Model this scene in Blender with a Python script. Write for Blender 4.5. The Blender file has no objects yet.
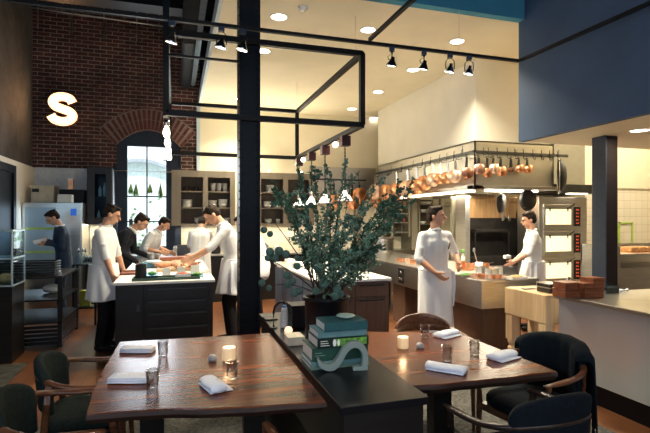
import bpy, bmesh, math, random
from mathutils import Vector, Matrix, Euler
random.seed(7)
C = bpy.context.scene.collection
SC = bpy.context.scene
PI = math.pi
R = math.radians
# ------------------------------------------------------------------ camera
CAM_H = 1.6; F = 480.0; YAW = R(17.25); HOR = 219.0
cam = bpy.data.cameras.new('camera'); camo = bpy.data.objects.new('camera', cam); C.objects.link(camo)
cam.sensor_fit = 'HORIZONTAL'; cam.sensor_width = 36; cam.lens = F / 650 * 36
cam.shift_y = 2.5 / 650; cam.clip_start = 0.05; cam.clip_end = 200
camo.location = (0, 0, CAM_H); camo.rotation_euler = (R(90), 0, -YAW)
SC.camera = camo
# ------------------------------------------------------------------ exposure
vs = SC.view_settings
vs.view_transform = 'Standard'; vs.look = 'None'; vs.gamma = 1; vs.use_curve_mapping = False
vs.exposure = 0.15
# ------------------------------------------------------------------ world
w = bpy.data.worlds.new('sky'); SC.world = w; w.use_nodes = True
w.node_tree.nodes['Background'].inputs[0].default_value = (0.75, 0.87, 1, 1)
w.node_tree.nodes['Background'].inputs[1].default_value = 2.2

def lamp(kind, loc, power, color=(1, 1, 1), size=.1, target=None, spot=None, blend=.5, size_y=None, name='lamp_light', spread=None):
    l = bpy.data.lights.new(name, kind); l.energy = power; l.color = color
    if kind == 'AREA':
        l.size = size
        if size_y: l.shape = 'RECTANGLE'; l.size_y = size_y
        else: l.shape = 'DISK'
        if spread: l.spread = spread
    else: l.shadow_soft_size = size
    if spot: l.spot_size = R(spot); l.spot_blend = blend
    o = bpy.data.objects.new(name, l); C.objects.link(o); o.location = loc
    if target is not None:
        o.rotation_euler = (Vector(target) - Vector(loc)).to_track_quat('-Z', 'Y').to_euler()
    return o
WARM = (1, .89, .66); WARM2 = (1, .70, .42); COOL = (.62, .78, 1)
# daylight from the street windows behind the viewer, and a cool fill added at the left for the steel counter
lamp('AREA', (-2.40, .3, 2.3), 38, (.60, .74, 1), 2.4, (3.4, 2.6, .7), size_y=1.5, name='counter_cool_fill', spread=2.2)
lamp('AREA', (0.5, -2.85, 2.6), 5, COOL, 5.0, (0.5, 6, 1.2), size_y=2.2, name='street_window_daylight')
lamp('AREA', (-2.3, 6.9, 1.7), 3, (.35, .68, 1), .9, (-1.4, 9.2, 1.2), size_y=.9, name='case_glow')
lamp('AREA', (-.53, 10.02, 2.2), 45, (.85, .93, 1), 1.0, (-.3, 6, 1.0), size_y=1.7, name='garden_window_daylight')
lamp('SUN', (0, 14, 6), 4, (1, .97, .9), .05, (.5, 18, 0), name='garden_sun')
# kitchen downlights light the line from the high ceiling
DOWN = [(1.15, 5.6), (2.3, 5.6), (3.3, 5.7), (1.15, 7.3), (2.3, 7.3), (3.3, 7.4), (1.15, 9.0), (2.3, 9.0), (3.3, 9.1)]

# ------------------------------------------------------------------ picture to room
def ray(px):
    u = (px - 325) / F
    return math.tan(YAW + math.atan(u)), 1.0 / (math.cos(YAW) - u * math.sin(YAW))
def at(px, py, Y):
    t, k = ray(px)
    return Vector((t * Y, Y, CAM_H + (HOR - py) / F * k * Y))
def atX(px, py, X):
    t, k = ray(px)
    return at(px, py, X / t)
def onz(px, py, z):
    t, k = ray(px)
    D = (CAM_H - z) * F / (py - HOR)
    Y = D / k
    return Vector((t * Y, Y, z))

# ------------------------------------------------------------------ materials
def new_mat(name):
    m = bpy.data.materials.new(name); m.use_nodes = True
    nt = m.node_tree; b = nt.nodes['Principled BSDF']
    return m, nt, b
def mat(name, col, rough=.5, metal=0, var=.12, scale=12, bump=0, emis=None, es=0, trans=0, ior=1.45, sheen=0, stretch=None, coat=0, alpha=1):
    m, nt, b = new_mat(name)
    b.inputs['Roughness'].default_value = rough; b.inputs['Metallic'].default_value = metal
    b.inputs['IOR'].default_value = ior
    if max(col) < .03 and not metal: b.inputs['Specular IOR Level'].default_value = .22
    tc = nt.nodes.new('ShaderNodeTexCoord'); mp = nt.nodes.new('ShaderNodeMapping')
    if stretch: mp.inputs['Scale'].default_value = stretch
    nt.links.new(tc.outputs['Object'], mp.inputs['Vector'])
    nz = nt.nodes.new('ShaderNodeTexNoise'); nz.inputs['Scale'].default_value = scale; nz.inputs['Detail'].default_value = 4
    nt.links.new(mp.outputs['Vector'], nz.inputs['Vector'])
    rp = nt.nodes.new('ShaderNodeValToRGB')
    rp.color_ramp.elements[0].position = .3; rp.color_ramp.elements[1].position = .7
    rp.color_ramp.elements[0].color = tuple(c * (1 - var) for c in col) + (1,)
    rp.color_ramp.elements[1].color = tuple(min(1, c * (1 + var)) for c in col) + (1,)
    nt.links.new(nz.outputs['Fac'], rp.inputs['Fac']); nt.links.new(rp.outputs['Color'], b.inputs['Base Color'])
    if bump:
        bp = nt.nodes.new('ShaderNodeBump'); bp.inputs['Strength'].default_value = bump; bp.inputs['Distance'].default_value = .01
        nt.links.new(nz.outputs['Fac'], bp.inputs['Height']); nt.links.new(bp.outputs['Normal'], b.inputs['Normal'])
    if emis: b.inputs['Emission Color'].default_value = tuple(emis) + (1,); b.inputs['Emission Strength'].default_value = es
    if trans: b.inputs['Transmission Weight'].default_value = trans
    if sheen: b.inputs['Sheen Weight'].default_value = sheen
    if coat: b.inputs['Coat Weight'].default_value = coat; b.inputs['Coat Roughness'].default_value = .12
    if alpha < 1: b.inputs['Alpha'].default_value = alpha
    return m
def wood(name, c1, c2, rough=.4, scale=1.0, axis=0, coat=0, contrast=(.3, .7), spec=.4):
    m, nt, b = new_mat(name)
    b.inputs['Roughness'].default_value = rough; b.inputs['Specular IOR Level'].default_value = spec
    tc = nt.nodes.new('ShaderNodeTexCoord'); mp = nt.nodes.new('ShaderNodeMapping')
    s = [14 * scale] * 3; s[axis] = 1.2 * scale; mp.inputs['Scale'].default_value = s
    nt.links.new(tc.outputs['Object'], mp.inputs['Vector'])
    n1 = nt.nodes.new('ShaderNodeTexNoise'); n1.inputs['Scale'].default_value = 1.0; n1.inputs['Detail'].default_value = 6; n1.inputs['Distortion'].default_value = 1.2
    nt.links.new(mp.outputs['Vector'], n1.inputs['Vector'])
    rp = nt.nodes.new('ShaderNodeValToRGB'); rp.color_ramp.elements[0].position = contrast[0]; rp.color_ramp.elements[1].position = contrast[1]
    rp.color_ramp.elements[0].color = tuple(c1) + (1,); rp.color_ramp.elements[1].color = tuple(c2) + (1,)
    nt.links.new(n1.outputs['Fac'], rp.inputs['Fac']); nt.links.new(rp.outputs['Color'], b.inputs['Base Color'])
    bp = nt.nodes.new('ShaderNodeBump'); bp.inputs['Strength'].default_value = .08; bp.inputs['Distance'].default_value = .004
    nt.links.new(n1.outputs['Fac'], bp.inputs['Height']); nt.links.new(bp.outputs['Normal'], b.inputs['Normal'])
    if coat: b.inputs['Coat Weight'].default_value = coat; b.inputs['Coat Roughness'].default_value = .18
    return m
def brickmat(name, c1, c2, mortar, bw, bh, ms=.01, rough=.8, rotx=True, offset=.5, bump=.4, patch=0, rot=None, var=.0):
    m, nt, b = new_mat(name); b.inputs['Roughness'].default_value = rough
    tc = nt.nodes.new('ShaderNodeTexCoord'); mp = nt.nodes.new('ShaderNodeMapping')
    if rot: mp.inputs['Rotation'].default_value = rot
    nt.links.new(tc.outputs['Object'], mp.inputs['Vector'])
    br = nt.nodes.new('ShaderNodeTexBrick'); br.offset = offset
    br.inputs['Scale'].default_value = 1; br.inputs['Brick Width'].default_value = bw; br.inputs['Row Height'].default_value = bh
    br.inputs['Mortar Size'].default_value = ms; br.inputs['Mortar Smooth'].default_value = .3
    br.inputs['Color1'].default_value = tuple(c1) + (1,); br.inputs['Color2'].default_value = tuple(c2) + (1,); br.inputs['Mortar'].default_value = tuple(mortar) + (1,)
    nt.links.new(mp.outputs['Vector'], br.inputs['Vector'])
    col = br.outputs['Color']
    if patch:
        nz = nt.nodes.new('ShaderNodeTexNoise'); nz.inputs['Scale'].default_value = 1.7; nz.inputs['Detail'].default_value = 7; nz.inputs['Roughness'].default_value = .65
        nt.links.new(tc.outputs['Object'], nz.inputs['Vector'])
        rp = nt.nodes.new('ShaderNodeValToRGB'); rp.color_ramp.elements[0].position = .35; rp.color_ramp.elements[1].position = .68
        rp.color_ramp.elements[0].color = (1 - patch,) * 3 + (1,); rp.color_ramp.elements[1].color = (1 + patch * .6,) * 3 + (1,)
        nt.links.new(nz.outputs['Fac'], rp.inputs['Fac'])
        mx = nt.nodes.new('ShaderNodeMix'); mx.data_type = 'RGBA'; mx.blend_type = 'MULTIPLY'; mx.inputs[0].default_value = 1
        nt.links.new(br.outputs['Color'], mx.inputs[6]); nt.links.new(rp.outputs['Color'], mx.inputs[7]); col = mx.outputs[2]
    nt.links.new(col, b.inputs['Base Color'])
    bp = nt.nodes.new('ShaderNodeBump'); bp.invert = True; bp.inputs['Strength'].default_value = bump; bp.inputs['Distance'].default_value = .01
    nt.links.new(br.outputs['Fac'], bp.inputs['Height']); nt.links.new(bp.outputs['Normal'], b.inputs['Normal'])
    return m
def glassmat(name, tint=(1, 1, 1), rough=.02, mixf=.12):
    # thin clear pane: mostly see-through with a glossy reflection
    m = bpy.data.materials.new(name); m.use_nodes = True; nt = m.node_tree; nt.nodes.clear()
    out = nt.nodes.new('ShaderNodeOutputMaterial'); mx = nt.nodes.new('ShaderNodeMixShader')
    t = nt.nodes.new('ShaderNodeBsdfTransparent'); g = nt.nodes.new('ShaderNodeBsdfGlossy'); fr = nt.nodes.new('ShaderNodeLayerWeight')
    t.inputs[0].default_value = tuple(tint) + (1,); g.inputs['Roughness'].default_value = rough; fr.inputs['Blend'].default_value = mixf
    nt.links.new(fr.outputs['Facing'], mx.inputs[0]); nt.links.new(t.outputs[0], mx.inputs[1]); nt.links.new(g.outputs[0], mx.inputs[2])
    nt.links.new(mx.outputs[0], out.inputs[0]); return m

M = {}
M['cream'] = mat('cream_paint', (.82, .74, .55), .85, var=.03, scale=3)
M['white_paint'] = mat('white_paint', (.80, .76, .66), .85, var=.03, scale=3)
M['teal'] = mat('teal_paint', (.05, .24, .36), .8, var=.08, scale=2)
M['blue_wall'] = mat('blue_paint', (.045, .085, .165), .7, var=.12, scale=1.6)
M['edge_blue'] = mat('pale_blue_paint', (.50, .60, .68), .7, var=.1, scale=4)
M['black_ceil'] = mat('black_ceiling', (.012, .013, .016), .9, scale=2, var=.4)
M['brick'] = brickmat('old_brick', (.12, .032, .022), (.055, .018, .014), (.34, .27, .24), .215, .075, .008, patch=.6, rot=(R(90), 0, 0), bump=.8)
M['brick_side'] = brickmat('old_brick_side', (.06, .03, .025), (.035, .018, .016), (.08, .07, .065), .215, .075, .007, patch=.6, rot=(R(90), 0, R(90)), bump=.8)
M['tile'] = brickmat('wall_tile', (.78, .72, .58), (.74, .68, .54), (.55, .49, .36), .15, .15, .004, rough=.25, offset=0, rot=(R(90), 0, 0), bump=.1)
M['plank'] = brickmat('floor_plank', (.20, .078, .032), (.13, .048, .019), (.05, .02, .01), 1.6, .11, .002, rough=.32, offset=.37, bump=.15, patch=.35, rot=(0, 0, R(90)))
M['steel'] = mat('brushed_steel', (.60, .58, .54), .30, 1, var=.1, scale=6, stretch=(1, 1, 14))
M['steel_counter'] = mat('counter_steel', (.74, .79, .86), .30, .8, var=.05, scale=2.2, bump=1.0, stretch=(1, 1, .12))
for n_ in M['steel_counter'].node_tree.nodes:
    if n_.type == 'BUMP': n_.inputs['Distance'].default_value = .05
    if n_.type == 'TEX_NOISE': n_.inputs['Detail'].default_value = 1.0
M['steel_warm'] = mat('hood_steel', (.52, .49, .43), .38, 1, var=.08, scale=5)
M['dark_steel'] = mat('dark_steel', (.09, .09, .09), .35, .9, scale=8)
M['black_metal'] = mat('black_metal', (.005, .005, .007), .45, 0, scale=14)
M['black_rail'] = mat('black_painted_rail', (.012, .011, .011), .5, 0, scale=14)
M['navy_metal'] = mat('navy_column_paint', (.005, .008, .013), .45, 0, scale=20, bump=.1)
M['chrome'] = mat('chrome', (.8, .8, .82), .12, 1, var=.02)
M['copper'] = mat('copper', (.92, .42, .22), .34, 1, var=.18, scale=14)
M['copper_pale'] = mat('scrubbed_copper', (.97, .66, .50), .42, 1, var=.12, scale=14)
M['tin'] = mat('tin_lining', (.45, .40, .36), .4, 1)
M['iron'] = mat('cast_iron', (.02, .02, .02), .5, .4)
M['table'] = wood('mahogany_slab', (.045, .010, .004), (.21, .052, .014), .25, 1.0, 0, spec=.28)
M['table_edge'] = wood('live_edge', (.02, .008, .005), (.05, .02, .01), .5, 2)
M['black_wood'] = wood('black_stained_wood', (.006, .005, .005), (.016, .013, .012), .35, 1)
M['console'] = mat('black_console_top', (.007, .007, .009), .32, 0, var=.3, scale=5)
M['chair_wood'] = wood('chair_walnut', (.07, .022, .010), (.24, .09, .035), .3, 2, 1, coat=.3)
M['chair_dark_wood'] = wood('chair_dark_wood', (.018, .010, .007), (.05, .028, .018), .35, 2, 1)
M['green_cloth'] = mat('grey_green_upholstery', (.018, .026, .022), .95, var=.25, scale=60, bump=.2)
M['navy_cloth'] = mat('navy_upholstery', (.005, .008, .012), .95, var=.25, scale=60, bump=.2)
M['shawl'] = mat('black_shawl', (.005, .009, .012), .95, var=.3, scale=80, bump=.3)
M['brown_cab'] = wood('brown_island_wood', (.095, .05, .034), (.13, .072, .048), .4, 1.2, 2)
M['dark_cab'] = wood('espresso_island_wood', (.010, .009, .009), (.02, .017, .016), .35, 1.2, 0)
M['taupe'] = wood('taupe_cabinet', (.17, .14, .105), (.21, .175, .13), .55, 1, 2)
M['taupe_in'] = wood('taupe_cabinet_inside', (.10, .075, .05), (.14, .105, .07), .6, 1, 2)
M['charcoal_cab'] = mat('charcoal_cabinet', (.028, .028, .032), .5, var=.1)
M['white_top'] = mat('white_stone_top', (.82, .80, .76), .3, var=.04, scale=8)
M['maple'] = wood('maple_block', (.62, .40, .20), (.78, .55, .31), .5, 1.4, 2)
M['cherry_box'] = wood('cherry_box', (.17, .045, .018), (.33, .11, .045), .35, 2, 0)
M['napkin'] = mat('white_linen', (.82, .83, .88), .9, var=.03, scale=90, bump=.15)
M['candle'] = mat('ivory_wax', (.85, .66, .42), .5, var=.12, scale=25, emis=(1, .62, .28), es=.35)
M['glow_candle'] = mat('lit_wax', (.9, .6, .45), .5, emis=(1, .55, .36), es=1.3)
M['flame'] = mat('flame', (1, .6, .2), .5, emis=(1, .6, .25), es=12)
M['stone'] = mat('grey_pebble', (.34, .34, .34), .6, var=.25, scale=40, bump=.2)
M['tumbler'] = mat('tumbler_glass', (1, 1, 1), .0, 0, var=0, trans=1, ior=1.4)
M['pane'] = glassmat('clear_pane')
M['tglass'] = glassmat('clear_tumbler', (.93, .93, .93), .02, .35)
M['case_glass'] = glassmat('case_glass', (.75, .88, .95), mixf=.25)
M['jacket'] = mat('white_cotton', (.80, .80, .80), .9, var=.05, scale=7, bump=.5)
M['apron'] = mat('white_apron', (.84, .84, .86), .9, var=.04, scale=6, bump=.4)
M['suit'] = mat('navy_suit', (.018, .035, .065), .85, var=.15, scale=20, bump=.3)
M['dark_suit'] = mat('black_suit', (.012, .013, .018), .85, var=.15, scale=20, bump=.3)
M['trousers'] = mat('black_trousers', (.012, .012, .014), .9, var=.2, scale=20)
M['shoe'] = mat('black_shoe', (.012, .011, .010), .4)
M['skin'] = mat('skin', (.62, .33, .21), .5, var=.06, scale=15)
M['hair'] = mat('dark_hair', (.022, .013, .009), .7, var=.4, scale=60, bump=.6)
M['eye'] = mat('eye', (.02, .015, .01), .3)
M['lip'] = mat('lip', (.45, .16, .12), .5)
M['paper'] = mat('white_paper', (.85, .85, .83), .8, var=.02)
M['stuff_white'] = mat('white_plastic', (.82, .80, .74), .4, var=.03)
M['porcelain'] = mat('porcelain', (.80, .78, .72), .25, var=.03)
M['lightface'] = mat('lamp_face', (1, 1, 1), .4, emis=(1, .95, .85), es=9)
M['warmface'] = mat('warm_lamp_face', (1, .9, .7), .4, emis=(1, .86, .62), es=7)
M['ovenlight'] = mat('lit_oven_window', (1, .9, .6), .4, var=.2, scale=5, emis=(1, .84, .52), es=.9)
M['signface'] = mat('lit_sign_face', (1, .7, .4), .5, emis=(1, .62, .30), es=1.9)
M['signedge'] = mat('sign_edge', (.35, .06, .02), .6)
M['bulb'] = mat('lit_bulb', (1, .9, .7), .3, emis=(1, .84, .58), es=14)
M['red_led'] = mat('red_led', (.5, .02, .01), .4, emis=(1, .12, .03), es=1.0)
M['burgundy'] = mat('burgundy_enamel', (.035, .010, .012), .35, 0)
M['lampshade'] = mat('white_pendant_glass', (.9, .88, .82), .3, emis=(1, .92, .80), es=1.2)
M['leaf'] = mat('blue_green_leaf', (.045, .125, .075), .45, var=.45, scale=9)
M['leaf2'] = mat('grey_green_leaf', (.12, .22, .15), .5, var=.35, scale=9)
M['twig'] = mat('twig', (.05, .03, .02), .8)
M['pod'] = mat('seed_pod', (.075, .15, .12), .8, var=.35, scale=70, bump=.8)
M['teal_book'] = mat('teal_book_cloth', (.012, .075, .085), .6, var=.12, scale=40)
M['green_book'] = mat('green_book_cloth', (.008, .05, .034), .6, var=.12, scale=40)
M['aqua_book'] = mat('aqua_book_cloth', (.10, .21, .22), .6)
M['mint_book'] = mat('mint_book_cloth', (.15, .23, .17), .6)
M['dark_book'] = mat('dark_book_cloth', (.008, .02, .016), .5)
M['pages'] = mat('book_pages', (.62, .62, .55), .8, var=.15, scale=4, stretch=(1, 1, 60))
M['bookend'] = mat('pale_green_bookend', (.21, .26, .235), .45, var=.06)
M['dish'] = mat('pale_dish', (.35, .45, .40), .3)
M['rug'] = mat('grey_rug', (.10, .095, .085), 1, var=.6, scale=45, bump=.6)
M['rug2'] = mat('dark_patterned_rug', (.045, .042, .034), 1, var=.8, scale=9, bump=.4)
M['olive'] = mat('olive_wall_paint', (.27, .24, .17), .7, var=.05)
M['hearth'] = wood('smoked_wood_panel', (.17, .09, .035), (.33, .20, .09), .6, 1, 2)
M['soot'] = mat('soot', (.012, .010, .009), .8, var=.4)
M['green_tape'] = mat('lime_frame', (.45, .62, .12), .6)
M['bread'] = mat('bread_crust', (.62, .33, .13), .7, var=.25, scale=20, bump=.3)
M['meat'] = mat('cooked_poultry', (.58, .30, .18), .5, var=.25, scale=12)
M['green_food'] = mat('herbs', (.12, .28, .06), .7, var=.4, scale=30)
M['red_food'] = mat('red_food', (.5, .06, .03), .5)
M['yellow'] = mat('yellow_plastic', (.55, .55, .06), .5)
M['blue_plastic'] = mat('blue_plastic', (.05, .22, .55), .4)
M['cardboard'] = mat('cream_carton', (.55, .50, .38), .8)
M['foliage_out'] = mat('garden_leaves', (.35, .55, .30), .7, var=.3, scale=6)
M['stone_out'] = mat('pale_render', (.75, .78, .80), .8)
M['fridge_panel'] = mat('fridge_glass_panel', (.42, .56, .66), .25, .3, var=.06, scale=3)
M['dried'] = mat('dried_herbs', (.12, .19, .05), .8, var=.4, scale=30)

# ------------------------------------------------------------------ mesh helpers
def basis(d):
    d = Vector(d).normalized()
    a = Vector((0, 0, 1)) if abs(d.z) < .95 else Vector((1, 0, 0))
    x = d.cross(a).normalized(); y = x.cross(d).normalized()
    return x, y, d
class MB:
    def __init__(s): s.v = []; s.f = []; s.mi = []; s.cur = 0
    def mat(s, i): s.cur = i; return s
    def add(s, vs_, fs):
        n = len(s.v); s.v += [tuple(v) for v in vs_]
        for f in fs: s.f.append(tuple(n + i for i in f)); s.mi.append(s.cur)
        return s
    def box(s, x0, x1, y0, y1, z0, z1, M4=None):
        v = [Vector(p) for p in ((x0, y0, z0), (x1, y0, z0), (x1, y1, z0), (x0, y1, z0), (x0, y0, z1), (x1, y0, z1), (x1, y1, z1), (x0, y1, z1))]
        if M4 is not None: v = [M4 @ p for p in v]
        return s.add(v, [(0, 3, 2, 1), (4, 5, 6, 7), (0, 1, 5, 4), (1, 2, 6, 5), (2, 3, 7, 6), (3, 0, 4, 7)])
    def beam(s, a, b, w, h):
        a = Vector(a); b = Vector(b); x, y, d = basis(b - a)
        v = [p + x * (i * w / 2) + y * (j * h / 2) for p in (a, b) for i, j in ((-1, -1), (1, -1), (1, 1), (-1, 1))]
        return s.add(v, [(0, 3, 2, 1), (4, 5, 6, 7), (0, 1, 5, 4), (1, 2, 6, 5), (2, 3, 7, 6), (3, 0, 4, 7)])
    def rings(s, rings, cap=True, closed=False):
        n = len(rings[0]); base = len(s.v); V = [p for r_ in rings for p in r_]; Fs = []
        m = len(rings)
        for i in range(m if closed else m - 1):
            a = i * n; b = ((i + 1) % m) * n
            for j in range(n):
                k = (j + 1) % n
                Fs.append((a + j, a + k, b + k, b + j))
        if cap and not closed:
            Fs.append(tuple(range(n))[::-1]); Fs.append(tuple((m - 1) * n + j for j in range(n)))
        return s.add(V, Fs)
    def tube(s, pts, r, n=8, cap=True, flat=1.0):
        pts = [Vector(p) for p in pts]; rs = r if isinstance(r, (list, tuple)) else [r] * len(pts)
        out = []; px_ = None
        for i, p in enumerate(pts):
            d = (pts[min(i + 1, len(pts) - 1)] - pts[max(i - 1, 0)])
            if d.length < 1e-9: d = Vector((0, 0, 1))
            d.normalize()
            if px_ is None: x, y, _ = basis(d)
            else:
                x = (px_ - d * px_.dot(d)); x = x.normalized() if x.length > 1e-6 else basis(d)[0]; y = d.cross(x).normalized()
            px_ = x
            out.append([p + x * (math.cos(2 * PI * k / n) * rs[i]) + y * (math.sin(2 * PI * k / n) * rs[i] * flat) for k in range(n)])
        return s.rings(out, cap)
    def cyl(s, a, b, r, r2=None, n=20):
        return s.tube([a, b], [r, r if r2 is None else r2], n)
    def lathe(s, prof, o=(0, 0, 0), n=24, axis=None, cap=True):
        o = Vector(o); x, y, d = basis(axis) if axis is not None else (Vector((1, 0, 0)), Vector((0, 1, 0)), Vector((0, 0, 1)))
        rings = [[o + d * z + x * (r * math.cos(2 * PI * k / n)) + y * (r * math.sin(2 * PI * k / n)) for k in range(n)] for r, z in prof]
        return s.rings(rings, cap)
    def ell(s, c, r, n=14, m=9, M4=None):
        c = Vector(c); r = Vector(r) if hasattr(r, '__len__') else Vector((r, r, r))
        rings = []
        for i in range(m + 1):
            t = PI * i / m; t = min(max(t, .02), PI - .02)
            ring = []
            for k in range(n):
                p = Vector((r.x * math.sin(t) * math.cos(2 * PI * k / n), r.y * math.sin(t) * math.sin(2 * PI * k / n), -r.z * math.cos(t)))
                if M4 is not None: p = M4 @ p
                ring.append(c + p)
            rings.append(ring)
        return s.rings(rings)
    def cap(s, a, b, ra, rb, n=12):
        a = Vector(a); b = Vector(b); x, y, d = basis(b - a if (b - a).length > 1e-6 else (0, 0, 1))
        rings = []
        for c, r, t0, t1 in ((a, ra, -80, 0), (b, rb, 0, 80)):
            for q in range(4):
                t = R(t0 + (t1 - t0) * q / 3)
                rings.append([c + d * (r * math.sin(t)) + x * (r * math.cos(t) * math.cos(2 * PI * k / n)) + y * (r * math.cos(t) * math.sin(2 * PI * k / n)) for k in range(n)])
        return s.rings(rings)
    def prism(s, poly, M4, h):
        # poly in 2D extruded from 0 to h along local z
        a = [M4 @ Vector((p[0], p[1], 0)) for p in poly]; b = [M4 @ Vector((p[0], p[1], h)) for p in poly]; n = len(poly)
        return s.add(a + b, [tuple(range(n))[::-1], tuple(range(n, 2 * n))] + [(i, (i + 1) % n, n + (i + 1) % n, n + i) for i in range(n)])
    def grid(s, fn, nu, nv, thick=0):
        P = [[Vector(fn(i / nu, j / nv)) for j in range(nv + 1)] for i in range(nu + 1)]
        V = [p for row in P for p in row]; k = nv + 1
        Fs = [(i * k + j, (i + 1) * k + j, (i + 1) * k + j + 1, i * k + j + 1) for i in range(nu) for j in range(nv)]
        return s.add(V, Fs)
    def build(s, name, m, parent=None, smooth=False, bevel=0, solid=0, remesh=0, sm=0, sub=0, segs=2):
        me = bpy.data.meshes.new(name); me.from_pydata(s.v, [], s.f)
        mats = m if isinstance(m, (list, tuple)) else [m]
        for q in mats: me.materials.append(q)
        if len(mats) > 1: me.polygons.foreach_set('material_index', s.mi)
        bm = bmesh.new(); bm.from_mesh(me); bmesh.ops.recalc_face_normals(bm, faces=bm.faces); bm.to_mesh(me); bm.free()
        if smooth: me.polygons.foreach_set('use_smooth', [True] * len(me.polygons))
        me.update()
        o = bpy.data.objects.new(name, me); C.objects.link(o)
        if parent is not None: o.parent = parent
        if solid: q = o.modifiers.new('solid', 'SOLIDIFY'); q.thickness = solid; q.offset = 0
        if remesh:
            q = o.modifiers.new('remesh', 'REMESH'); q.mode = 'VOXEL'; q.voxel_size = remesh; q.use_smooth_shade = True
        if sm: q = o.modifiers.new('smooth', 'SMOOTH'); q.factor = .5; q.iterations = sm
        if sub: q = o.modifiers.new('sub', 'SUBSURF'); q.levels = sub; q.render_levels = sub
        if bevel: q = o.modifiers.new('bevel', 'BEVEL'); q.width = bevel; q.segments = segs; q.limit_method = 'ANGLE'; q.angle_limit = R(40); q.harden_normals = False
        return o
def tag(o, label, cat, group=None, kind=None):
    o['label'] = label; o['category'] = cat
    if group: o['group'] = group
    if kind: o['kind'] = kind
    return o
def thing(name, label, cat, loc=(0, 0, 0), rz=0, group=None, s=1):
    o = bpy.data.objects.new(name, None); C.objects.link(o); o.empty_display_size = .1
    o.location = loc; o.rotation_euler = (0, 0, rz); o.scale = (s, s, s)
    return tag(o, label, cat, group)
def struct(name, mb, m, parent=None, **k):
    o = mb.build(name, m, parent, **k)
    if parent is None: o['kind'] = 'structure'
    return o
def dup(root, loc, label, rz=None, s=None, group=None, rot=None):
    r = root.copy(); C.objects.link(r); r.location = loc
    if rz is not None: r.rotation_euler = (0, 0, rz)
    if rot is not None: r.rotation_euler = rot
    if s is not None: r.scale = s if hasattr(s, '__len__') else (s, s, s)
    r['label'] = label
    if group: r['group'] = group
    for ch in KIDS(root):
        c = ch.copy(); C.objects.link(c); c.parent = r
        for g in KIDS(ch):
            d = g.copy(); C.objects.link(d); d.parent = c
    return r
def KIDS(o): return [c for c in bpy.data.objects if c.parent == o]

def settle(root):
    # move the thing's origin to the middle of its base, keeping its shape where it is
    ms = ([root] if root.type == 'MESH' else []) + [c for k in KIDS(root) for c in [k] + KIDS(k) if c.type == 'MESH']
    P = [v.co for m_ in ms for v in m_.data.vertices]
    if not P: return root
    c = Vector(((min(p.x for p in P) + max(p.x for p in P)) / 2, (min(p.y for p in P) + max(p.y for p in P)) / 2, min(p.z for p in P)))
    for m_ in ms: m_.data.transform(Matrix.Translation(-c))
    root.location = root.location + c
    return root
# ================================================================== SETTING
ZC = 3.89; ZH = 5.7; ZS = 2.5; YB = 10.15; XL = -2.55; XR = 9.5
struct('floor', MB().box(XL - .2, XR + .2, -3.2, YB + .3, -.1, 0), M['plank'])
struct('ceiling', MB().box(XL - .2, XR + .2, -3.2, YB + .3, ZH, ZH + .1), M['black_ceil'])
struct('ceiling_kitchen', MB().box(.47, XR, 4.68, YB, ZC, ZC + .1), M['cream'])
struct('trim_ceiling_edge', MB().box(.43, .47, 4.60, YB, ZC - .005, ZC + .20).box(.40, .47, YB - .06, YB - .003, 0, ZC), M['edge_blue'])
struct('trim_fascia', MB().box(.43, 3.82, 4.58, 4.68, ZC, ZH), M['teal'])
struct('wall_soffit', MB().box(3.82, 3.90, -3.1, 4.68, ZS, ZH), M['blue_wall'])
struct('ceiling_low', MB().box(3.90, XR, -3.1, 4.60, ZS, ZS + .08).box(3.90, XR, 4.60, 4.68, ZS, ZC), M['cream'])
struct('wall_right', MB().box(XR, XR + .1, -3.1, YB + .1, 0, ZH), M['cream'])
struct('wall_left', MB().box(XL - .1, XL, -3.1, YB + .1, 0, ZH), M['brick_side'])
struct('wall_front', MB().box(XL, XR, -3.2, -3.1, 0, 1.0).box(XL, XR, -3.2, -3.1, 4.2, ZH).box(XL, -2, -3.2, -3.1, 1, 4.2).box(3.2, XR, -3.2, -3.1, 1, 4.2), M['white_paint'])
struct('wall_back_cream', MB().box(.47, XR, YB - .05, YB + .1, 0, ZC + .1), M['cream'])
struct('wall_above_ceiling', MB().box(.47, XR, YB, YB + .1, ZC + .1, ZH), M['black_ceil'])
# brick wall with the arched window opening
WX0, WX1 = -1.11, .09; WC = (WX0 + WX1) / 2; ZSPR = 3.05; ZTOP = 3.36; ZSILL = .95
def archz(x): return ZSPR + (ZTOP - ZSPR) * (1 - ((x - WC) / ((WX1 - WX0) / 2)) ** 2)
b = MB(); b.box(XL, WX0, YB, YB + .35, 0, ZH); b.box(WX1, .47, YB, YB + .35, 0, ZH); b.box(WX0, WX1, YB, YB + .35, 0, ZSILL)
N = 16
for i in range(N):
    xa = WX0 + (WX1 - WX0) * i / N; xb = WX0 + (WX1 - WX0) * (i + 1) / N
    za, zb = archz(xa), archz(xb)
    b.add([(xa, YB, za), (xb, YB, zb), (xb, YB, ZH), (xa, YB, ZH), (xa, YB + .35, za), (xb, YB + .35, zb), (xb, YB + .35, ZH), (xa, YB + .35, ZH)],
          [(0, 1, 2, 3), (4, 7, 6, 5), (0, 4, 5, 1), (3, 2, 6, 7)])
struct('wall_back_brick', b, M['brick'])
b = MB()
for i in range(40):
    f0, f1 = i / 20 - 1, (i + 1) / 20 - 1
    q = []
    for f in (f0, f1):
        x = WC + f * (WX1 - WX0) / 2 * 1.04; z = archz(max(WX0, min(WX1, x))); a = f * .75
        for r_ in (0, .43): q.append((x + math.sin(a) * r_, YB - .004, z + math.cos(a) * r_))
    b.add(q + [(x_, YB, z_) for x_, y_, z_ in q], [(0, 1, 3, 2), (4, 6, 7, 5), (0, 2, 6, 4), (1, 5, 7, 3), (0, 4, 5, 1), (2, 3, 7, 6)])
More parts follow.
